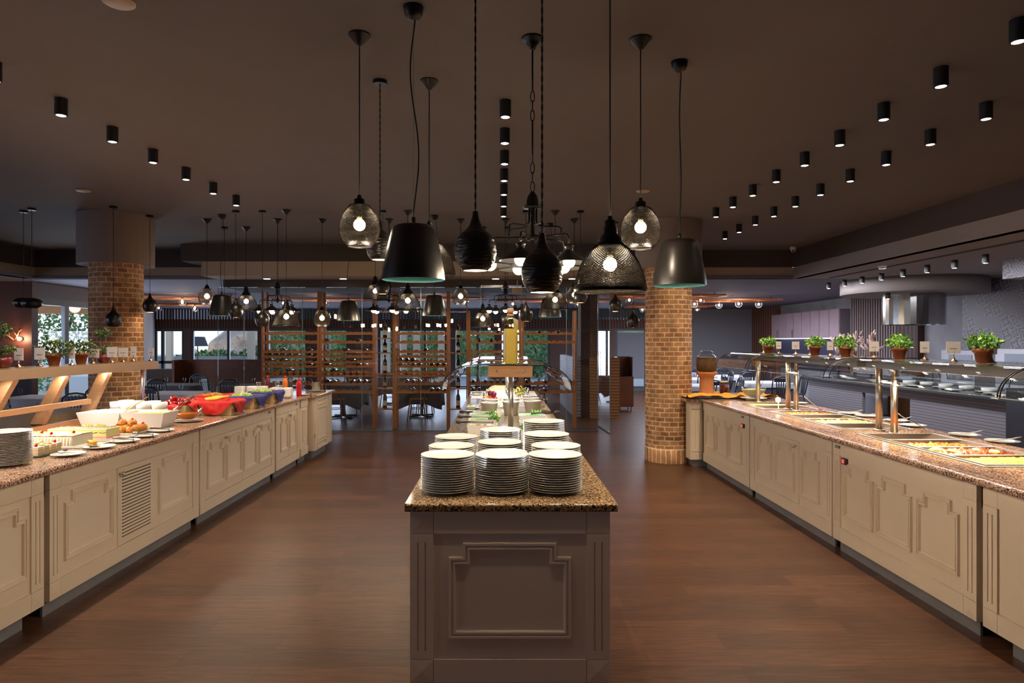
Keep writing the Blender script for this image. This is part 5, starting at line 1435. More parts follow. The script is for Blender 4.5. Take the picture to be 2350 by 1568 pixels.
crock(.27, 5.45, 'white rectangular crock of cream salad, second on the kitchen side', 1)
crock(.28, 5.95, 'white rectangular crock with tongs, third on the kitchen side', 0)
for i, (x, y) in enumerate(((-.27, 5.25), (-.28, 5.62), (-.29, 6.02), (.34, 5.95))):
    cut('serving_tongs', TONGS, x + .06, y - .02, ZI + .095, PI - .15 if i < 3 else .5, 'steel tongs resting on the white crock, %s from the plates' % NTH[i].replace('lowest', 'first') if i < 3 else 'steel tongs resting on the crock before the pea pods', 1.1, rx=.2)
LET = leaf_cloud(ball_pts((0, 0, .02), .05, 90, 4, .45, .1), .032, 4).mesh(LEAF)
for i, (x, y) in enumerate(((-.10, 5.98), (-.06, 5.60), (.19, 5.02))): put('lettuce_leaves', LET, None, (x, y, ZI + .08), label='green lettuce leaves heaped on the white crock, %s bunch' % NTH[i].replace('lowest', 'first'), cat='food', kind='stuff')
POD = MB().tube([(0, 0, 0), (.01, 0, .05), (.0, 0, .10)], [.003, .012, .003], 8).mesh(mat('pea_pod', C(120, 200, 60), .4))
for i in range(6): put('pea_pod', POD, None, (.33 + .02 * math.cos(i), 6.15 + .02 * math.sin(i), ZI + .02), (.35 * math.cos(i * 1.1), .5 * math.sin(i * 1.3), i), label='bright green pea pod standing in the fan before the crocks, %s pod' % NTH[i].replace('lowest', 'first'), cat='vegetable', group='fan of pea pods')
# small plates with spoons on the fruit-side edge
for i, (px, py) in enumerate(((1083, 948), (1087, 938), (1089, 933), (1092, 908), (1092, 902))):
    y = .755 * 1500 / (py - 784); x = (px - 1150) * y / 1500
    ell_plate(x, y, ZI, 'small white plate on the fruit-side edge of the island, %s from the plate stacks' % NTH[i].replace('lowest', 'first'), 'small plates on the island edge', .085)
    cut('serving_spoon', SPOON, x, y, ZI + .014, .4 + i, 'steel spoon on the island edge plate, %s from the plate stacks' % NTH[i].replace('lowest', 'first'), .7)
# platters with vegetable heap, terrines
platter('white_platter', -.12, 7.62, .15, .20, 'white platter under the heap of cut vegetables', z=ZI)
cols = [('beetroot', C(120, 16, 40)), ('carrot ball', C(244, 130, 30)), ('radish', C(190, 30, 40)), ('turnip', C(236, 224, 180)), ('yellow turnip', C(226, 214, 120)), ('plum tomato', C(200, 30, 24))]
cm = [mat('veg_' + n_.replace(' ', '_'), c_, .35) for n_, c_ in cols]
for i, (dx, dz, s, k) in enumerate(((-.08, .03, .04, 0), (-.03, .03, .034, 2), (.03, .03, .036, 4), (.08, .03, .04, 3), (-.06, .085, .038, 1), (-.01, .085, .036, 1), (.045, .085, .034, 5), (.09, .08, .038, 3), (-.01, .14, .036, 0), (.03, .135, .04, 0), (0, .03, .03, 5))):
    fruit('cut_vegetable', 'heap of whole vegetables', -.12 + dx, 7.55 + (i % 3) * .05, ZI + .012 + dz, cm[k], s, '%s in the vegetable heap on the island, %s of the heap' % (cols[k][0], NTH[i].replace('lowest', 'first')))
platter('white_platter', .06, 7.62 + .02, .02, .02, 'small white dip dish beside the vegetable heap', z=ZI)
TERR = speckle_mat('layered_terrine', [C(250, 240, 210), C(246, 226, 190), C(252, 236, 200), C(240, 180, 140), C(250, 238, 205), C(224, 220, 160)], 80, .5, .2)
for i, (x, y, w, d, h, lab) in enumerate(((-.0, 7.98, .40, .26, .10, 'pale layered salad terrine right behind the crocks'), (.0, 8.32, .44, .30, .12, 'pale layered salad terrine in the middle of the island end'), (.0, 9.0, .44, .62, .13, 'long pale salad terrine at the end of the island'))):
    t = thing('salad_terrine', lab, 'salad', (x, y, ZI + .001))
    a = MB().grid(20, 20, lambda u, v: ((u - .5) * w, (v - .5) * d, h * (1 - abs(2 * u - 1) ** 5) * (1 - abs(2 * v - 1) ** 5) + .006 * noise.noise(Vector((u * 8, v * 8, i))) + .012))
    put('terrine_body', a.mesh(TERR), t); put('serving_dish', B(-w / 2 - .02, w / 2 + .02, -d / 2 - .02, d / 2 + .02, 0, .012).mesh(WHITECR), t)
for i, (x, y) in enumerate(((.30, 7.6), (.30, 8.0))):
    square_bowl(x, y, ZI, .22, .2, .06, 'white shallow dish of %s with tongs at the kitchen-side edge' % ('orange salad' if i == 0 else 'red bean salad'), 'white salad crocks on the island', fill=[STEW, VEG][i], taper=.9, cat='dish')
    cut('serving_tongs', TONGS, x + .10, y, ZI + .065, 0.2, 'steel tongs over the white dish of %s' % ('orange salad' if i == 0 else 'red bean salad'), 1)
put('frisee_garnish', leaf_cloud(ball_pts((0, 0, .05), .09, 160, 9, .7, .1), .035, 9).mesh(speckle_mat('frisee', [C(240, 230, 120), C(130, 40, 60), C(190, 210, 80)], 60, .5, 0)), None, (.24, 8.35, ZI + .07), label='frilly yellow and purple garnish at the kitchen side of the terrines', cat='garnish', kind='stuff')
put('white_cloth', B(-.40, .50, 8.62 - .0, 9.9, 0, .004).mesh(mat('white_linen', C(225, 225, 235), .7)), None, (0, 0, ZI + .0005), label='white cloth spread over the far end of the island', cat='cloth')
cb = square_bowl(-.33, 7.3, ZI, .10, .10, .03, 'pale green dip dish at the fruit-side edge of the island', 'white salad crocks on the island', fill=GREENV, cat='dish')
# decorative bottle on the guard
ob = thing('oil_bottle', 'tall square glass bottle full of yellow grain standing on the island guard', 'bottle', (.078, 5.50, 1.5085), .08)
ob.scale = (1.12, 1.12, 1.06)
def sq(hw, z, ch=.25):
    c_ = hw * ch; return [(-hw + c_, -hw, z), (hw - c_, -hw, z), (hw, -hw + c_, z), (hw, hw - c_, z), (hw - c_, hw, z), (-hw + c_, hw, z), (-hw, hw - c_, z), (-hw, -hw + c_, z)]
def sqloft(levels, m):
    a = MB(); idx = [[a.vert(p) for p in sq(w, z)] for w, z in levels]
    a.face(idx[0][::-1]); a.face(idx[-1])
    for p in range(len(idx) - 1):
        for i in range(8): a.face((idx[p][i], idx[p][(i + 1) % 8], idx[p + 1][(i + 1) % 8], idx[p + 1][i]))
    return a.mesh(m)
put('bottle_shell', sqloft([(.056, 0), (.060, .004), (.060, .265), (.05, .30), (.026, .345), (.023, .36), (.021, .40)], glass('bottle_glass', (.90, .89, .62, 1), 1.5)), ob)
put('grain_filling', sqloft([(.049, .006), (.049, .262), (.044, .282)], mat('millet_grain', C(246, 218, 150), .7, var=.08, vscale=120, bump=.15, bscale=300)), ob)
put('red_seal_ring', MB().lathe([(.022, .40), (.022, .408)], 16).mesh(CHERRY), ob)
put('cork', MB().lathe([(.024, .3805), (.027, .385), (.027, .399)], 16).lathe([(.020, .4085), (.026, .412), (.027, .435), (.02, .445)], 16).mesh(mat('cork', C(214, 180, 140), .8)), ob)
put('paper_tag', MB().grid(4, 4, lambda u, v: (.022 + .035 * u, -.02, .37 - .08 * v - .02 * u + .01 * math.sin(v * 6))).mesh(mat('kraft_tag', C(214, 196, 170), .8)), ob)
# ------------------------------------------------------------------ glass partition
def glass_panel(name, x0, y0, x1, y1, z1, label, cat='glass partition', door=False, mark=True):
    L = math.hypot(x1 - x0, y1 - y0); a = math.atan2(y1 - y0, x1 - x0)
    t = thing(name, label, cat, (x0, y0, .004), a, 'clear glass panels of the partition')
    put('glass', B(.004, L - .004, -.005, .005, .02, z1).mesh(GLASSP), t)
    e = MB(); e.box(0, .004, -.006, .006, .0, z1); e.box(L - .004, L, -.006, .006, .0, z1)
    put('glass_edge', e.mesh(GLASSE), t)
    put('floor_channel', B(0, L, -.012, .012, 0, .018).mesh(FRAMEG), t)
    if mark:
        m = MB(); cx, cz = L * .62, 1.62
        m.tube([(cx + .05 * math.cos(q * PI / 12), -.008, cz + .05 * math.sin(q * PI / 12)) for q in range(4, 25)], .003, 5)
        m.tube([(cx + .022 * math.cos(q * PI / 8), -.008, cz + .022 * math.sin(q * PI / 8)) for q in range(16)], .003, 5, close=True)
        m.tube([(cx + .02, -.008, cz - .02), (cx + .05, -.008, cz - .06)], .003, 5)
        put('round_mark', m.mesh(mat('etched_mark', C(200, 200, 210), .5)), t)
    if door: put('handle', MB().tube([(.1, -.03, .9), (.1, -.03, 1.5)], .012, 10).mesh(STEEL), t)
    return t
YG = 12.32
def gx(p): return (p - 1150) * YG / 1500
ed = [500, 560, 694, 831, 966, 1103, 1197, 1300, 1372]
gl = ['before the dark wooden booth', 'before the first bay of the wine rack', 'before the second bay of the wine rack', 'before the first display shelf', 'between the display shelves', 'door panel behind the big bottle', 'before the fifth bay of the wine rack', 'beside the open glass door']
for i in range(8):
    glass_panel('glass_partition', gx(ed[i]), YG, gx(ed[i + 1]), YG, 2.715, 'clear fixed glass panel ' + gl[i], mark=i in (0, 3, 5))
glass_panel('glass_door', 1.955, 13.1, 2.0, 12.03, 2.70, 'clear glass door standing open beside the panelled pillar', 'glass door', True, False)
put('door_frame_rail', MB().box(gx(1103), gx(1197), YG - .02, YG + .02, 2.72 - .0, 2.76).mesh(STEEL), None, label='steel header rail over the glass door panel behind the big bottle', cat='rail')
bx = thing('exit_sign', 'small pale unlit sign box hanging above the glass door panel', 'sign', (gx(1187), YG - .12, 2.60))
put('sign_box', B(-.1, .1, 0, .04, 0, .1).mesh(mat('sign_beige', C(150, 130, 100), .6)), bx); put('hanger', B(-.01, .01, .01, .03, .1, .25).mesh(STEEL), bx)

# ------------------------------------------------------------------ wine racks
YR = 12.72
def rx(p): return (p - 1150) * YR / 1500
def scallop(L, n, h=.05, r=.028, up=True):
    P = [(0, 0), (L, 0), (L, h)]
    p = L / n
    for k in range(n - 1, -1, -1):
        c = p * (k + .5)
        for q in range(7):
            a = -PI * q / 6
            P.append((c + r * math.cos(a), h + r * math.sin(a) * .95))
    P.append((0, h))
    return P
ROWS = [1.83, 1.66, 1.475, 1.38, 1.275, 1.19, 1.075, 1.01, .85, .69]
WINE = mat('dark_wine_glass', C(16, 22, 18), .08, spec=.8); FOIL = mat('wine_foil', C(60, 16, 16), .35, metal=.4); WHITEW = mat('green_wine_glass', C(70, 84, 40), .08, spec=.8)
LABELM = mat('bottle_label', C(206, 190, 150), .7)
BOT = [(.001, 0), (.034, 0), (.037, .006), (.037, .185), (.030, .212), (.016, .235), (.0145, .29), (.016, .292), (.016, .305), (.001, .306)]
WB = MB().lathe(BOT, 16, caps=False).mesh(WINE); WBG = MB().lathe(BOT, 16, caps=False).mesh(WHITEW)
WF = MB().lathe([(.0152, .25), (.0168, .292), (.0168, .308), (.001, .309)], 12, caps=False).mesh(FOIL)
WL = MB().lathe([(.0376, .05), (.0376, .13)], 16, caps=False, a0=-PI / 2 - 1.2, a1=-PI / 2 + 1.2).mesh(LABELM)
nb = 0
rackname = ['first bay from the fruit counter', 'second bay', 'middle bay between the display shelves', 'bay behind the big bottle', 'last bay beside the glass door']
def wine_rack(p0, p1, idx, occ):
    global nb
    x0, x1 = rx(p0), rx(p1); L = x1 - x0
    t = thing('wine_rack', 'orange wood wine rack with scalloped rails, ' + rackname[idx], 'wine rack', (x0, YR, 0), group='wooden wine racks')
    for (x, y) in ((0, 0), (L - .045, 0), (0, .26), (L - .045, .26)):
        put('upright', B(x, x + .045, y, y + .045, .001, 2.68 if idx < 3 else 2.3).mesh(WOODR), t)
    n = 8
    for j, z in enumerate(ROWS):
        if idx >= 3 and 2 <= j <= 7: 
            if not (idx == 3 and j in (2, 3)): continue
        P = scallop(L - .09, n)
        put('scalloped_rail', MB().prism(P, 0, .018, 'Y').mesh(WOODR), t, (.045, .005, z))
        put('scalloped_rail', MB().prism(P, 0, .018, 'Y').mesh(WOODR), t, (.045, .235, z + .012))
        rnd = random.Random(idx * 31 + j)
        for k in range(n):
            if rnd.random() < occ[j]:
                x = x0 + .045 + (L - .09) / n * (k + .5)
                nb += 1
                green = rnd.random() < .25
                b = put('wine_bottle', WBG if green else WB, None, (x, YR + .30, z + .062), (PI / 2 - .04, 0, 0),
                        label='%s wine bottle in the %s, %s row from the floor, %s slot' % ('green' if green else 'dark', rackname[idx].replace(' from the fruit counter', '').replace('middle bay between the display shelves', 'middle bay').replace('bay behind the big bottle', 'fourth bay').replace('last bay beside the glass door', 'last bay'), NTH[9 - j].replace('lowest', 'first'), NTH[k].replace('lowest', 'first')), cat='wine bottle', group='bottles lying in the wine racks')
                put('neck_foil', WF, b)
occA = [.2, .0, .5, .8, .35, .55, .3, .55, .1, .0]; occB = [.0, .2, .3, .25, .3, .35, .3, .4, .55, .0]; occC = [.0, .0, .1, .1, .35, .5, .1, .1, .3, .3]
occD = [.3, .25, 0, 0, 0, 0, 0, 0, .95, .5]; occE = [.3, .1, 0, 0, 0, 0, 0, 0, .8, .6]
wine_rack(600, 733, 0, occA); wine_rack(734, 860, 1, occB); wine_rack(904, 1030, 2, occC); wine_rack(1073, 1196, 3, occD); wine_rack(1197, 1323, 4, occE)
def display(p0, p1, label, idx):
    x0, x1 = rx(p0), rx(p1); L = x1 - x0
    t = thing('display_shelf', label, 'shelf', (x0, YR, 0), group='narrow display shelves for upright bottles')
    for z in (2.3, 1.77, 1.485, 1.07, .79, .385): put('shelf_board', B(0, L, .01, .29, z - .02, z).mesh(WOODR), t)
    for x in (-.02, L): put('upright', B(x, x + .02, 0, .045, .001, 2.68).mesh(WOODR), t)
    for i, z in enumerate((1.77, 1.485, 1.07, .79, .385)):
        s = (1.15, .85, 1.2, .85, 1.2)[i]
        b = put('wine_bottle', WB, None, (x0 + L / 2 - .01, YR + .13, z + .001), (0, 0, 0), (1.1, 1.1, s), label='upright dark wine bottle on the %s board of the display shelf %s' % (['lowest', 'second', 'third', 'fourth', 'fifth'][4 - i], 'nearer the fruit counter' if idx == 0 else 'nearer the big bottle'), cat='wine bottle', group='upright display bottles')
        put('bottle_label', WL, b); put('neck_foil', WF, b)
display(863, 901, 'narrow wooden display shelf of upright bottles between the second and middle rack bays', 0)
display(1033, 1070, 'narrow wooden display shelf of upright bottles between the middle bay and the big bottle', 1)

# ------------------------------------------------------------------ dining furniture
def chair_meshes(m):
    seat = MB().lathe([(.001, .452), (.17, .452), (.20, .455), (.205, .465), (.20, .474), (.16, .470), (.001, .466)], 28, caps=False).mesh(m)
    legs = []
    for sx, sy in ((-1, -1), (1, -1), (-1, 1), (1, 1)):
        legs.append(MB().tube([(sx * .14, sy * .13, .453), (sx * .17, sy * .17, .22), (sx * .19, sy * .21, 0)], [.016, .014, .012], 8).mesh(m))
    back = MB()
    hoop = [(-.17, .15, .46), (-.195, .19, .65), (-.19, .225, .84), (-.12, .24, .90), (0, .25, .915), (.12, .24, .90), (.19, .225, .84), (.195, .19, .65), (.17, .15, .46)]
    back.tube(hoop, .014, 8)
    for x in (-.10, -.05, 0, .05, .10): back.bar((x * .7, .17, .472), (x * 1.15, .232, .88), .022, .008, (0, 1, 0))
    back.prism([(-.17, 0), (.17, 0), (.15, .07), (-.15, .07)], .226, .242, 'Y')
    k = len(back.v) - 8
    for i in range(k, len(back.v)): v = back.v[i]; back.v[i] = (v[0], v[1], v[2] + .80)
    back = back.mesh(m)
    ring = MB().tube([(.155 * math.cos(a * PI / 10), .17 * math.sin(a * PI / 10), .26) for a in range(20)], .008, 6, close=True).mesh(m)
    return seat, legs, back, ring
CHM = {'d': chair_meshes(CHAIRD), 'w': chair_meshes(WOODC)}
def chair(x, y, rz, label, k='d'):
    seat, legs, back, ring = CHM[k]
    t = thing('bentwood_chair', label, 'chair', (x, y, .001), rz, 'bentwood chairs around the dining tables')
    put('seat', seat, t); put('backrest', back, t); put('stretcher_ring', ring, t)
    for l in legs: put('leg', l, t)
TCB = mat('beige_tablecloth', C(222, 190, 150), .8, var=.06, vscale=6); TCD = mat('charcoal_tablecloth', C(78, 78, 84), .8); TCW = mat('white_tablecloth', C(220, 222, 232), .8); TCG = mat('grey_overcloth', C(176, 180, 192), .8)
def cloth_mesh(w, d, h, drop, m, seed=0):
    n = 8; P = []
    a = MB(); rings = []
    for lv, (ex, z) in enumerate(((0, 0), (.008, -.006), (.02, -drop * .5), (.035, -drop))):
        ring = []
        for i in range(48):
            t = 2 * PI * i / 48; c, s = math.cos(t), math.sin(t); q = max(abs(c), abs(s))
            X, Y = c / q * (w / 2), s / q * (d / 2)
            f = 1 + (ex + (.02 * lv * noise.noise(Vector((X * 5, Y * 5, seed + 1))) if lv > 1 else 0)) / (w / 2)
            corner = abs(c) * abs(s) * 2
            zz = z - (drop * .28 * corner ** 6 if lv == 3 else 0)
            ring.append(a.vert((X * f, Y * f, h + zz)))
        rings.append(ring)
    a.face(rings[0])
    for p in range(3):
        for i in range(48): a.face((rings[p][i], rings[p + 1][i], rings[p + 1][(i + 1) % 48], rings[p][(i + 1) % 48]), p > 0)
    return a.mesh(m)
TT = B(-.45, .45, -.45, .45, .715, .74).mesh(WOODD)
TPED = MB().tube([(0, 0, .04), (0, 0, .715)], .035, 12).mesh(BLACKM)
TFT = MB()
for k in range(4): TFT.bar((0, 0, .04), (.33 * math.cos(k * R90 + PI / 4), .33 * math.sin(k * R90 + PI / 4), .02), .05, .035)
TFT = TFT.mesh(BLACKM)
CL = {}
def dining(x, y, where, ck='d', cloth='d', w=.9, over=None, chairs=(0, 1, 2, 3), rz=0):
    t = thing('dining_table', 'pedestal dining table %s' % where, 'table', (x, y, .001), rz, 'cloth-covered dining tables')
    sx = w / .9
    put('tabletop', TT, t, sc=(sx, 1, 1)); put('pedestal', TPED, t); put('foot', TFT, t)
    m = {'b': TCB, 'd': TCD, 'w': TCW}[cloth]
    key = (cloth, w)
    if key not in CL: CL[key] = cloth_mesh(w + .03, .93, .7425, .42 if cloth != 'w' else .5, m, len(CL))
    nm = {'b': 'beige', 'd': 'charcoal', 'w': 'white'}[cloth]
    put('tablecloth', CL[key], None, (x, y, .001), (0, 0, rz), label='%s tablecloth over the dining table %s' % (nm, where), cat='tablecloth', group='tablecloths in the dining room')
    if over:
        if 'o' not in CL: CL['o'] = cloth_mesh(.975, .975, .7465, .10, TCG, 9)
        put('tablecloth', CL['o'], None, (x, y, .001), (0, 0, rz + .0), label='pale square overcloth on the dining table %s' % where, cat='tablecloth', group='tablecloths in the dining room')
    for k in chairs:
        a = rz + k * R90; d = .72 + (.0 if k % 2 == 0 else (w - .9) / 2)
        cx, cy = x + d * math.sin(a), y - d * math.cos(a)
        chair(cx, cy, a + PI, '%s chair at the %s side of the table %s' % ('dark' if ck == 'd' else 'brown', ['buffet', 'kitchen', 'rear', 'window'][k], where), ck)
    # glasses and napkins
    for k in range(2):
        put('wine_glass', WG, None, (x + .2 * (k * 2 - 1), y - .15, .752), label='wine glass at the %s edge of the table %s' % (['window', 'kitchen'][k], where), cat='glass', group='wine glasses on dining tables')
WG = MB().lathe([(.03, 0), (.004, .004), (.003, .06), (.025, .08), (.033, .11), (.028, .15)], 14, caps=False).mesh(glass('wineglass', (.9, .92, .95, 1), 1.4))
dining(-6.45, 8.95, 'directly behind the slanted timber shelf frame', 'd', 'b', 1.3, chairs=(0, 2))
dining(-8.0, 11.3, 'beside the oxblood wall panel', 'd', 'w', .9, chairs=(0, 1, 3))
dining(-6.1, 12.2, 'behind the window-side brick column', 'd', 'w', .9, chairs=(0,))
dining(-7.2, 14.6, 'between the column and the dark booth', 'd', 'd', 1.1, chairs=(0, 2, 3))
dining(-5.6, 14.4, 'before the dark booth', 'd', 'd', .9, chairs=(0, 1, 3))
dining(-3.55, 14.7, 'behind the first wine rack bay', 'w', 'd', .9, chairs=(0, 2, 3))
dining(-1.8, 14.8, 'behind the second wine rack bay', 'w', 'd', .9, chairs=(0, 2))
dining(-.1, 14.6, 'behind the middle wine rack bay', 'w', 'd', .9, chairs=(0, 1, 2))
dining(-2.9, 17.6, 'second row behind the first display shelf', 'w', 'd', .9, chairs=(0, 1, 3))
dining(.3, 17.9, 'second row behind the big bottle', 'w', 'd', .9, chairs=(0, 1, 3))
dining(3.0, 20.6, 'by the grey blinds', 'd', 'd', .9, chairs=(0, 1, 3))
dining(5.6, 20.0, 'against the plain grey rear wall', 'd', 'd', .9, 1, chairs=(0, 1, 3))
dining(5.0, 16.9, 'behind the preserve jar and pedestal', 'd', 'd', .9, 1)
dining(6.5, 18.2, 'before the ribbed brown wood wall', 'd', 'd', .9, 1)
dining(6.2, 15.4, 'behind the glass bowl of cream sauce', 'd', 'd', .9, 1)
dining(4.3, 14.3, 'behind the kitchen-side brick column', 'd', 'd', .9, 1, chairs=(0, 1))
# booth, panelled pillar, low ribbed wall, trolley
BOOTHM = mat('booth_wood', C(74, 42, 26), .6, spec=.2, var=.15)
bo = thing('booth_bench', 'high-backed dark wooden booth before the rock window', 'booth', (-8.2, 16.9, 0))
put('back_panel', B(0, 2.2, 0, .08, 0, 1.235).mesh(BOOTHM), bo); put('bench_seat', B(.05, 2.15, -.5, -.001, .0, .45).mesh(BOOTHM), bo); put('side_panel', B(-.06, 0, -.5, .08, 0, 1.235).mesh(BOOTHM), bo)
struct('wall_pillar', B(1.80, 2.17, 14.75, 15.3, 0, ZR), mat('dark_pillar_brick', C(92, 70, 60), .8, var=.2, vscale=12))
lw_ = thing('ribbed_divider', 'low pale ribbed divider wall beside the wine rack end', 'divider', (1.64, 14.6, 0))
a = MB()
a.box(0, .13, .05, 3.5, 0, 1.34)
for k in range(20): a.box(-.012, .142, .0, 3.5, .02 + k * .066, .06 + k * .066)
put('ribbed_panel', a.mesh(mat('pale_ribs', C(168, 166, 170), .6)), lw_)
wp = thing('timber_panel', 'waist-high timber-clad panel in front of the dark pillar', 'panel', (1.97, 14.5, 0))
a = MB(); a.box(0, .66, 0, .12, 0, 1.34)
put('cladding', a.mesh(stripes_mat('timber_cladding', C(168, 112, 66), C(120, 76, 44), 'Z', 15)), wp)
tr = thing('service_trolley', 'tall dark wooden service trolley on castors beside the glass door', 'trolley', (2.83, 15.8, 0))
a = MB(); a.box(0, .37, 0, .5, .12, .85); a.box(0, .02, .1, .5, .85, 1.33); a.box(.35, .37, .1, .5, .85, 1.33); a.box(.02, .35, .45, .5, .85, 1.33)
put('cabinet_body', a.mesh(WOODD), tr)
put('cabinet_door', B(.02, .35, -.012, -.001, .14, .83).mesh(mat('trolley_door', C(112, 60, 34), .4, var=.1)), tr)
for x in (.05, .32):
    for y in (.06, .44): put('castor', MB().lathe([(.03, -.012), (.03, .012)], 14, (0, 0, .03), axis='X').box(-.01, .01, -.01, .01, .03, .119).mesh(BLACK), tr, (x, y, .002))
# sideboard far behind the column, lamp outside
sb = thing('sideboard', 'low grey sideboard with drawers at the window side behind the column', 'sideboard', (-9.55 + .9, 17.6, 0))
a = MB(); a.box(-.9, .0, 0, .45, .05, .95); put('carcass', a.mesh(mat('sideboard_grey', C(130, 134, 150), .5)), sb)
for k in range(2):
    for j in range(3):
        d = put('drawer', B(-.88 + k * .44, -.46 + k * .44, -.015, -.001, .08 + j * .29, .34 + j * .29).mesh(mat('drawer_grey', C(140, 144, 160), .5)), sb)
# lattice ceiling lights with globes
LAT = MB()
for (a0, b0) in (((-1.3, -.5), (1.3, .5)), ((-1.3, .5), (1.3, -.5)), ((-1.3, -.5), (1.3, -.45)), ((-1.3, .5), (1.3, .48)), ((-1.3, -.5), (-.2, .5)), ((1.3, -.45), (.2, .5)), ((-1.3, .0), (1.3, .03)), ((0, -.5), (.1, .5))):
    LAT.bar((a0[0], a0[1], 0), (b0[0], b0[1], 0), .05, .045)
LAT = LAT.mesh(mat('lattice_wood', C(190, 120, 80), .5))
GLOBEG = MB().sphere((0, 0, -.09), .085, 18, 12).mesh(glass('globe_glass', (.95, .93, .9, 1), 1.3))
FB = MB().sphere((0, 0, -.08), .028, 12, 8).mesh(BULBF)
FCAP = MB().lathe([(.03, -.03), (.03, 0)], 12).mesh(COPPER)
latlab = ['over the booth', 'over the door by the sea view', 'behind the first wine bay', 'behind the middle wine bay', 'behind the big bottle', 'over the glass door', 'over the tables before the grey wall', 'beside the ribbed brown wall']
for i, (x, y) in enumerate(((-7.9, 16.2), (-9.0, 19.2), (-4.6, 16.8), (-1.7, 16.5), (1.2, 17.2), (3.9, 15.6), (5.9, 17.2), (5.2, 20.2))):
    t = thing('lattice_light', 'flat timber lattice ceiling light with clear globes ' + latlab[i], 'ceiling light', (x, y, ZR - .09), group='timber lattice ceiling lights')
    put('lattice', LAT, t)
    for (sx, sy) in ((-1.2, 0), (1.2, 0)): put('hanger', B(sx - .01, sx + .01, sy - .01, sy + .01, .02, .088).mesh(BLACKM), t)
    for (gx_, gy) in ((-.9, -.3), (-.1, .2), (.8, -.2), (.2, -.42)):
        g_ = put('globe', GLOBEG, t, (gx_, gy, -.03)); put('cap', FCAP, g_); put('bulb', FB, g_)
    light('globe_light', 'POINT', (0, 0, -.25), 9, WARM, .12, parent=t)

# ------------------------------------------------------------------ kitchen counter and things on it
RIBK = stripes_mat('ribbed_counter_front', C(126, 124, 132), C(88, 88, 96), 'Z', 21, duty=.72)
kc = thing('kitchen_counter', 'long grey ribbed kitchen counter with a dark stone top behind the hot buffet', 'counter', (7.1, 9.1, 0))
a = MB(); a.box(0, .06, 0, 2.25, 0, .86); a.box(0, .06, 3.75, 6.0, 0, .86); a.box(.0, .06, 2.25, 3.75, .70, .86); a.box(0, .06, 2.25, 3.75, 0, .1); a.box(.06, .9, 5.94, 6.0, 0, .86)
put('ribbed_front', a.mesh(RIBK), kc)
put('niche', B(.5, .54, 2.25, 3.75, .1, .7).mesh(mat('niche_wood', C(140, 96, 60), .6)), kc, label='lit brown wooden niche')
put('stone_top', B(-.08, .95, -.05, 6.05, .861, .905).mesh(mat('dark_stone_top', C(52, 52, 60), .25)), kc)
kb = thing('dark_end_cabinet', 'dark charcoal cabinet block at the end of the ribbed kitchen counter', 'cabinet', (6.95, 6.4, 0))
put('cabinet_body', B(0, 1.0, 0, 2.6, 0, 1.06).mesh(mat('charcoal_laminate', C(44, 46, 54), .4, var=.2, vscale=2)), kb)
for i in range(4):
    put('stacked_tray', B(-.16, .16, -.11, .11, 0, .14 + .02 * i).mesh(mat('grey_tray', C(96, 100, 112), .5)), None, (7.36, 11.6 + i * .33, .101), label='grey tray stack in the wooden niche of the ribbed counter, %s from its near end' % NTH[i].replace('lowest', 'first'), cat='tray', group='tray stacks in the niche')
def wedge_glass(y0, y1, lab):
    g = thing('counter_guard', lab, 'sneeze guard', (7.3, y0, .906), group='guards on the kitchen counter')
    P = [(0, .12), (.03, .26), (.12, .36), (.30, .40), (.62, .40)]
    a = MB(); b = len(a.v)
    for (x, z) in P: a.v += [(x, 0, z), (x, y1 - y0, z)]
    for i in range(4): a.face((2 * i, 2 * i + 1, 2 * i + 3, 2 * i + 2), True)
    put('glass', a.mesh(GLASS), g)
    for yy in (0, y1 - y0): put('support', MB().tube([(x, yy, z) for x, z in P] + [(.62, yy, .0)], .01, 8).mesh(STEEL), g)
wedge_glass(9.4, 12.0, 'curved glass guard on the kitchen counter before the patterned tiles'); wedge_glass(12.2, 13.6, 'curved glass guard on the kitchen counter before the slatted wall')
for i in range(16):
    y = 9.5 + i * .34; x = 7.28 + .12 * (i % 3)
    put('white_dish', PLM, None, (x, y, .908), (0, 0, i), (.9, .9, 1), label='small white dish on the dark kitchen counter top, %s from its near end' % NTH[i].replace('lowest', 'first'), cat='dish', group='white dishes on the kitchen counter')
for i in range(6):
    put('salad_bowl', RAM, None, (7.62, 9.7 + i * .5, .908), (0, 0, 0), (1.8, 1.8, 1.4), label='white bowl of salad behind the kitchen counter guard, %s from its near end' % NTH[i].replace('lowest', 'first'), cat='bowl', group='bowls behind the kitchen guard')
# back counter along the tiled wall with white boxes and an oven
bc = thing('back_counter', 'steel back counter below the patterned tile wall', 'counter', (8.5, 8.0, 0))
put('counter_body', B(0, .6, 0, 9.0, 0, .88).mesh(mat('steel_grey', C(120, 122, 130), .4)), bc); put('counter_top', B(-.02, .62, -.02, 9.0, .881, .91).mesh(STEEL), bc)
for i, (y, w, h, nm, lab) in enumerate(((11.9, .9, .62, 'bread_warmer', 'large white warming cabinet behind the widest dish card'), (10.2, 1.2, .66, 'pizza_oven', 'white and steel oven below the patterned tiles'), (9.2, .6, .5, 'microwave', 'white microwave below the patterned tiles'))):
    t = thing(nm, lab, 'kitchen appliance', (8.62, y, .912))
    put('casing', B(0, .45, 0, w, 0.0, h).mesh(mat('appliance_white%d' % i, C(214, 214, 226), .35)), t); put('appliance_door', B(-.012, -.001, .06, w - .22, .08, h - .08).mesh(mat('appliance_dark%d' % i, C(120, 124, 140), .2)), t)
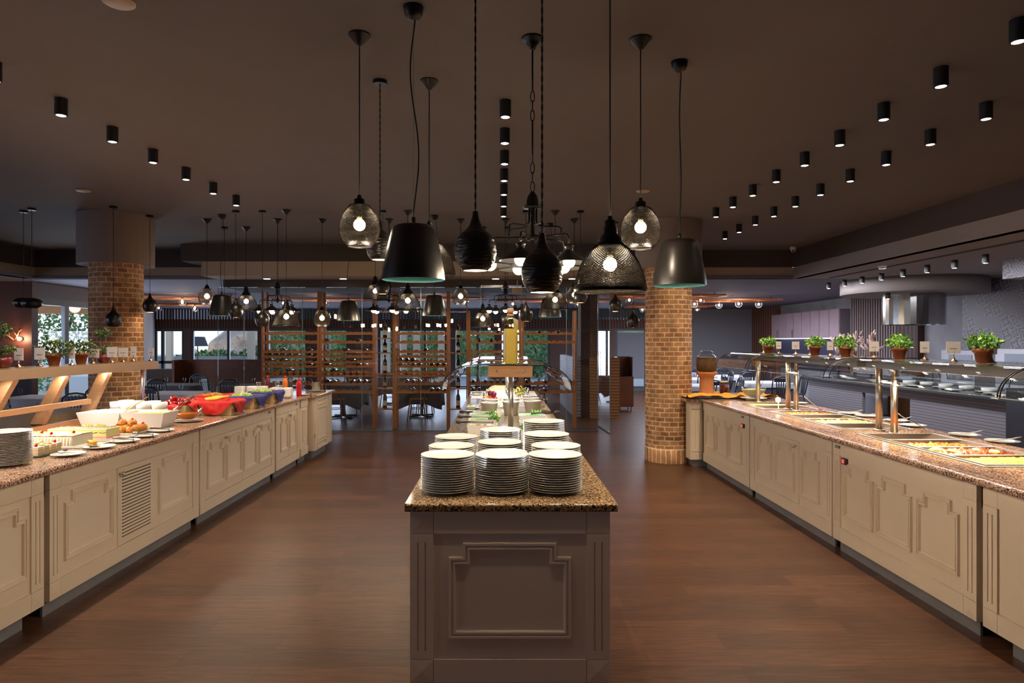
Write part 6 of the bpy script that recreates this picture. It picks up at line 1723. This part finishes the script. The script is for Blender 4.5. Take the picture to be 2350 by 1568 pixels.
# grey work table with a towel behind the guard
# dried flowers in glass vases
DRY = mat('dried_pink', C(226, 196, 186), .8)
HEAD = MB().sphere((0, 0, 0), 1, 8, 6, (.022, .022, .075)).mesh(DRY)
def dried(x, y, z, label, h=.55, seed=1):
    t = thing('dried_flowers', label, 'vase of dried flowers', (x, y, z + .001))
    put('vase', MB().lathe([(.05, 0), (.05, .32), (.045, .32), (.045, .01)], 20, caps=False).mesh(GJ), t)
    rnd = random.Random(seed); st = MB(); heads = []
    for k in range(30):
        a_ = rnd.uniform(0, 6.28); r = rnd.uniform(.02, .24); hh = h * rnd.uniform(.66, 1.08)
        tip = (r * math.cos(a_), r * math.sin(a_), hh)
        st.tube([(0, 0, .02), (tip[0] * .35, tip[1] * .35, hh * .6), tip], .003, 4)
        d = Vector((tip[0], tip[1], .18)).normalized()
        heads.append((tip, Vector((0, 0, 1)).rotation_difference(d).to_euler()))
    put('stems', st.mesh(WOODC), t)
    for tip, q in heads: put('flower_head', HEAD, t, tip, q)
dried(7.9, 14.6, .906, 'tall dried pink flowers in a glass vase before the slatted wall', .92, 1)
dried(7.7, 15.02 - .1, .906, 'shorter dried pink flowers in a glass vase beside the tall ones', .86, 5)
dried(7.85, 13.85, .906, 'dried pink flowers in a glass vase before the round steel hood', .95, 9)
# wall lamp, antlers, poster on the oxblood panel
wlp = thing('wall_light', 'small round glowing wall light on the oxblood panel', 'wall light', (-9.32, 12.695, 1.75))
put('backplate', MB().lathe([(.04, 0), (.04, .015)], 16, axis='Y').xf(Matrix.Scale(-1, 4, (0, 1, 0))).mesh(BLACK), wlp); put('bulb', MB().sphere((0, -.05, 0), .035, 14, 10).mesh(BULBF), wlp)
light('wall_light_glow', 'POINT', (0, -.12, 0), 6, WARM, .05, parent=wlp)
at_ = thing('deer_antlers', 'pale branching antlers mounted on the oxblood panel', 'wall decoration', (-9.45, 12.695, 1.72))
a = MB()
for s in (-1, 1):
    a.tube([(0, 0, 0), (s * .10, -.05, .10), (s * .16, -.08, .24)], [.016, .013, .005], 8); a.tube([(s * .08, -.04, .08), (s * .03, -.09, .2)], [.01, .004], 6); a.tube([(s * .13, -.06, .17), (s * .24, -.09, .24)], [.01, .004], 6)
put('antler_branches', a.mesh(mat('antler_bone', C(150, 96, 70), .6)), at_)
po = thing('purple_banner', 'purple banner with a yellow flame emblem at the edge of the photo', 'banner', (-9.95, 12.69, .55))
put('banner_sheet', B(-.6, .28, -.008, -.001, -.4, .75).mesh(mat('purple_print', C(96, 18, 76), .6)), po)
put('flame_emblem', MB().prism([(0, -.08), (.06, -.03), (.045, .05), (.01, .12), (-.01, .05), (-.05, .03), (-.05, -.04)], -.0105, -.0085, 'Y').mesh(mat('flame_yellow', C(220, 170, 40), .6)), po, (.12, 0, .42))
put('flame_ring', MB().lathe([(.03, 0), (.03, .002)], 16, (0, 0, 0), axis='Y').xf(Matrix.Scale(-1, 4, (0, 1, 0))).mesh(mat('flame_dark', C(60, 20, 50), .6)), po, (.12, -.0108, .40))
struct('trim_18', B(-9.62, -9.12, 12.66, 12.695, 0, 1.15), mat('grey_dado', C(58, 60, 70), .6))

# ------------------------------------------------------------------ outside
g = MB(); g.box(-60, 60, 24, 34, -.3, -.12); g.box(-60, -16.2, 0, 24, -.3, -.12)
struct('ground_terrace', g, mat('terrace_paving', C(176, 174, 170), .8, var=.1))
struct('sea', B(-300, 300, 60, 390, -6.2, -6), mat('sea_water', C(120, 168, 180), .3, var=.05, vscale=.1))
ROCK = mat('pale_rock', C(196, 176, 158), .9, var=.3, vscale=.6, bump=1.0, bscale=2.5)
def cliff(u, v):
    x = -33 + 22 * u; top = 1.0 + 13.5 * min(1, max(0, (u - .12) * 5.0)) ** .9
    z = -3 + top * v + 1.2 * noise.noise(Vector((x * .5, v * 3, 1)))
    y = 62 + 7 * v + 3.2 * noise.noise(Vector((x * .35, z * .35, 4))) + 1.2 * noise.noise(Vector((x * 1.1, z * 1.1, 8)))
    return (x, y, z)
put('rock_cliff', MB().grid(70, 50, cliff, sm=False).mesh(ROCK), label='tall pale rock cliff rising above the sea outside the dining windows', cat='cliff')
BUSHM = speckle_mat('bush_leaves', [C(70, 110, 60), C(90, 136, 70), C(56, 90, 54), C(112, 150, 84)], 5, .7, .3)
def bush(x, y, r, label, seed, zc=None, n=1700, m=None, sz=.22):
    put('leafy_bush', leaf_cloud(ball_pts((0, 0, 0), r, n, seed, .8, .6), sz, seed).mesh(m or BUSHM), None, (x, y, zc if zc is not None else (r * .6 if r > 1.5 else r * .28)), label=label, cat='bush', group='bushes outside the windows')
blabs = ['below the cliff beside the door', 'below the middle of the cliff', 'beside the first wine bay window', 'behind the second wine bay window', 'behind the first display shelf window', 'behind the middle bay window', 'behind the second middle bay window', 'behind the second display shelf', 'behind the big bottle window', 'behind the last rear window']
for i, (px, y, r) in enumerate(((452, 33, 1.15), (512, 34, 1.15), (588, 33, 1.25), (675, 34, 1.8), (770, 39, 1.9), (850, 33, 1.8), (925, 39, 1.9), (1000, 33, 1.8), (1090, 39, 1.9), (1200, 33, 1.8))):
    bush((px - 1150) * y / 1500, y, r, 'green leafy bush outside ' + blabs[i], i)
hb_ = MB().grid(50, 14, lambda u, v: (-15.5 + 36 * u, 44 + 5 * v + 1.5 * noise.noise(Vector((u * 12, v * 4, 2))), -1 + 10 * v + 1.4 * noise.noise(Vector((u * 18, v * 6, 7)))), sm=False)
struct('hill_bank', hb_, mat('hill_green', C(104, 118, 96), .9, var=.35, vscale=.9))
ol = thing('outdoor_lamp', 'dark shaded floor lamp standing on the terrace before the cliff', 'lamp', (-14.0 + 1.0, 29.0 - 1, -.12))
put('lamp_shade', MB().lathe([(.42, 1.62), (.28, 2.02), (.001, 2.03)], 28, caps=False).mesh(mat('outdoor_shade', C(60, 60, 66), .8)), ol); put('pole', MB().tube([(0, 0, 0), (0, 0, 1.7)], .02, 8).mesh(BLACKM), ol)
pg = thing('pergola', 'timber pergola roof over the terrace outside the window by the oxblood panel', 'pergola', (-13.2, 17.5, -.1))
put('roof_beam', B(-4, 2.2, 0, .2, 2.55, 2.8).mesh(WOODL), pg); put('post', B(-.1, .1, 0, .2, 0, 2.549).mesh(WOODL), pg)
put('roof_slats', B(-4, 2.2, -1.5, .5, 2.81, 2.88).mesh(mat('pergola_canvas', C(200, 196, 190), .8)), pg)
tr_ = thing('olive_tree', 'leafy tree outside the window by the oxblood panel', 'tree', (-13.8, 20.6, -.1))
put('trunk', MB().tube([(0, 0, 0), (.1, 0, .9), (-.05, 0, 1.7), (.3, 0, 2.6)], [.11, .09, .07, .05], 10).mesh(WOODD), tr_)
put('foliage', leaf_cloud(ball_pts((.2, 0, 2.5), 1.3, 1300, 2, .7, .35) + ball_pts((-1.6, .5, .7), 1.0, 800, 6, .6, .4), .13, 3).mesh(BUSHM), tr_)
ft = MB()
for k, (px, y) in enumerate(((985, 30), (1005, 30), (925, 29))): 
    pass
for i, (px, w_) in enumerate(((386, .22), (574, .25), (885, .3), (925, .25), (955, .25), (1012, .25))):
    put('terrace_post', B(-w_ / 2, w_ / 2, 0, w_, 0, 3.6).mesh(mat('terrace_post_paint', C(206, 190, 166), .7)), None, ((px - 1150) * 27 / 1500, 27, -.12), label='pale terrace post outside ' + ['the rear glass door', 'the cliff window', 'the first display shelf', 'the middle wine bay, first', 'the middle wine bay, second', 'the middle wine bay, third'][i], cat='post', group='pale posts on the terrace')
tf = MB(); tf.box(-17, -11.6, 31, 31.1, -.12, 1.0)
put('terrace_wall', tf.mesh(mat('terrace_grey_wall', C(140, 140, 140), .8)), None, label='low grey wall along the terrace below the cliff', cat='low wall')

# ------------------------------------------------------------------ lamps of the room, window daylight and added fill lights
# heat lamps under the beams over the hot counter
light('heat_lamp', 'AREA', (3.27, 4.75, 1.47), 18, (1.0, .70, .40), .16, 1.3, (0, 0, 0), spread=1.75)
light('heat_lamp', 'AREA', (3.27, 6.45, 1.47), 17, (1.0, .70, .40), .16, 1.3, (0, 0, 0), spread=1.75)
light('heat_lamp', 'AREA', (3.27, 7.85, 1.47), 9, (1.0, .74, .46), .16, .7, (0, 0, 0), spread=1.75)
light('heat_lamp', 'AREA', (3.27, 3.0, 1.47), 14, (1.0, .70, .40), .16, 1.3, (0, 0, 0), spread=1.75)
# cool white lamps under the island guard and the dessert shelf
light('salad_lamp', 'AREA', (.076, 7.0, 1.41), 13, (.86, .95, 1.0), .16, 2.9)
light('dessert_lamp', 'AREA', (-3.78, 4.9, 1.39), 26, (1.0, .90, .78), .08, 4.4, (0, -.6, 0), spread=2.2)
# daylight at the rear windows and the side windows
light('daylight_rear', 'AREA', (-5, 24.3, 1.25), 330, COOL, 12, 1.9, (R90 * 1.0 + PI, 0, 0))
light('daylight_side', 'AREA', (-9.7, 14.2, 1.3), 90, COOL, 2.4, 2.3, (0, -R90, 0))
light('daylight_side_near', 'AREA', (-11.8, 3.0, 1.5), 110, (.45, .55, 1.0), 6, 2.0, (0, -R90, 0))
# fill lights added below the kitchen and rear ceilings, no panels built
light('kitchen_fill', 'AREA', (6.1, 12.0, 2.84), 170, (.92, .92, 1.0), .3, 9)
light('kitchen_fill', 'AREA', (8.6, 7.4, 2.84), 40, (.92, .92, 1.0), .4, 3)
light('rear_fill', 'AREA', (5.5, 18.0, 2.7), 210, (.78, .82, 1.0), 3, 4)
light('near_fill', 'AREA', (0, -5.8, 1.7), 9, (.9, .9, 1.0), 6, 1.6, (R90, 0, 0)).visible_glossy = False  # unseen fill added behind the camera, no window in that wall
# recessed rear ceiling spots over the glass partition and wine racks
RECM = MB().lathe([(.001, -.004), (.05, -.004), (.06, 0)], 18, caps=False).mesh(BULBW)
for i, (x, y) in enumerate(((-4.3, 12.0), (-2.9, 12.0), (-1.5, 12.0), (-.1, 12.0), (1.3, 12.0), (-4.0, 15.0), (-1.8, 15.0), (.4, 15.0), (-4.0, 19.0), (-1.0, 19.0), (2.0, 19.0))):
    z = 2.849 if y < 12.1 and -5.24 < x < 2.9 else ZR - .001
    t = thing('recessed_light', 'round recessed ceiling light %s the wine racks, %s along the row' % ('in front of' if i < 5 else 'just behind' if i < 8 else 'far behind', NTH[i if i < 5 else (i - 5) % 3].replace('lowest', 'first')), 'ceiling light', (x, y, z), group='recessed lights near the wine racks')
    put('lens', RECM, t)
    light('recessed_beam', 'SPOT', (0, 0, -.03), 24 if i < 5 else 16, WARM2, .05, rot=(.25 if i < 5 else 0, 0, 0), spot=1.9, blend=.8, parent=t)
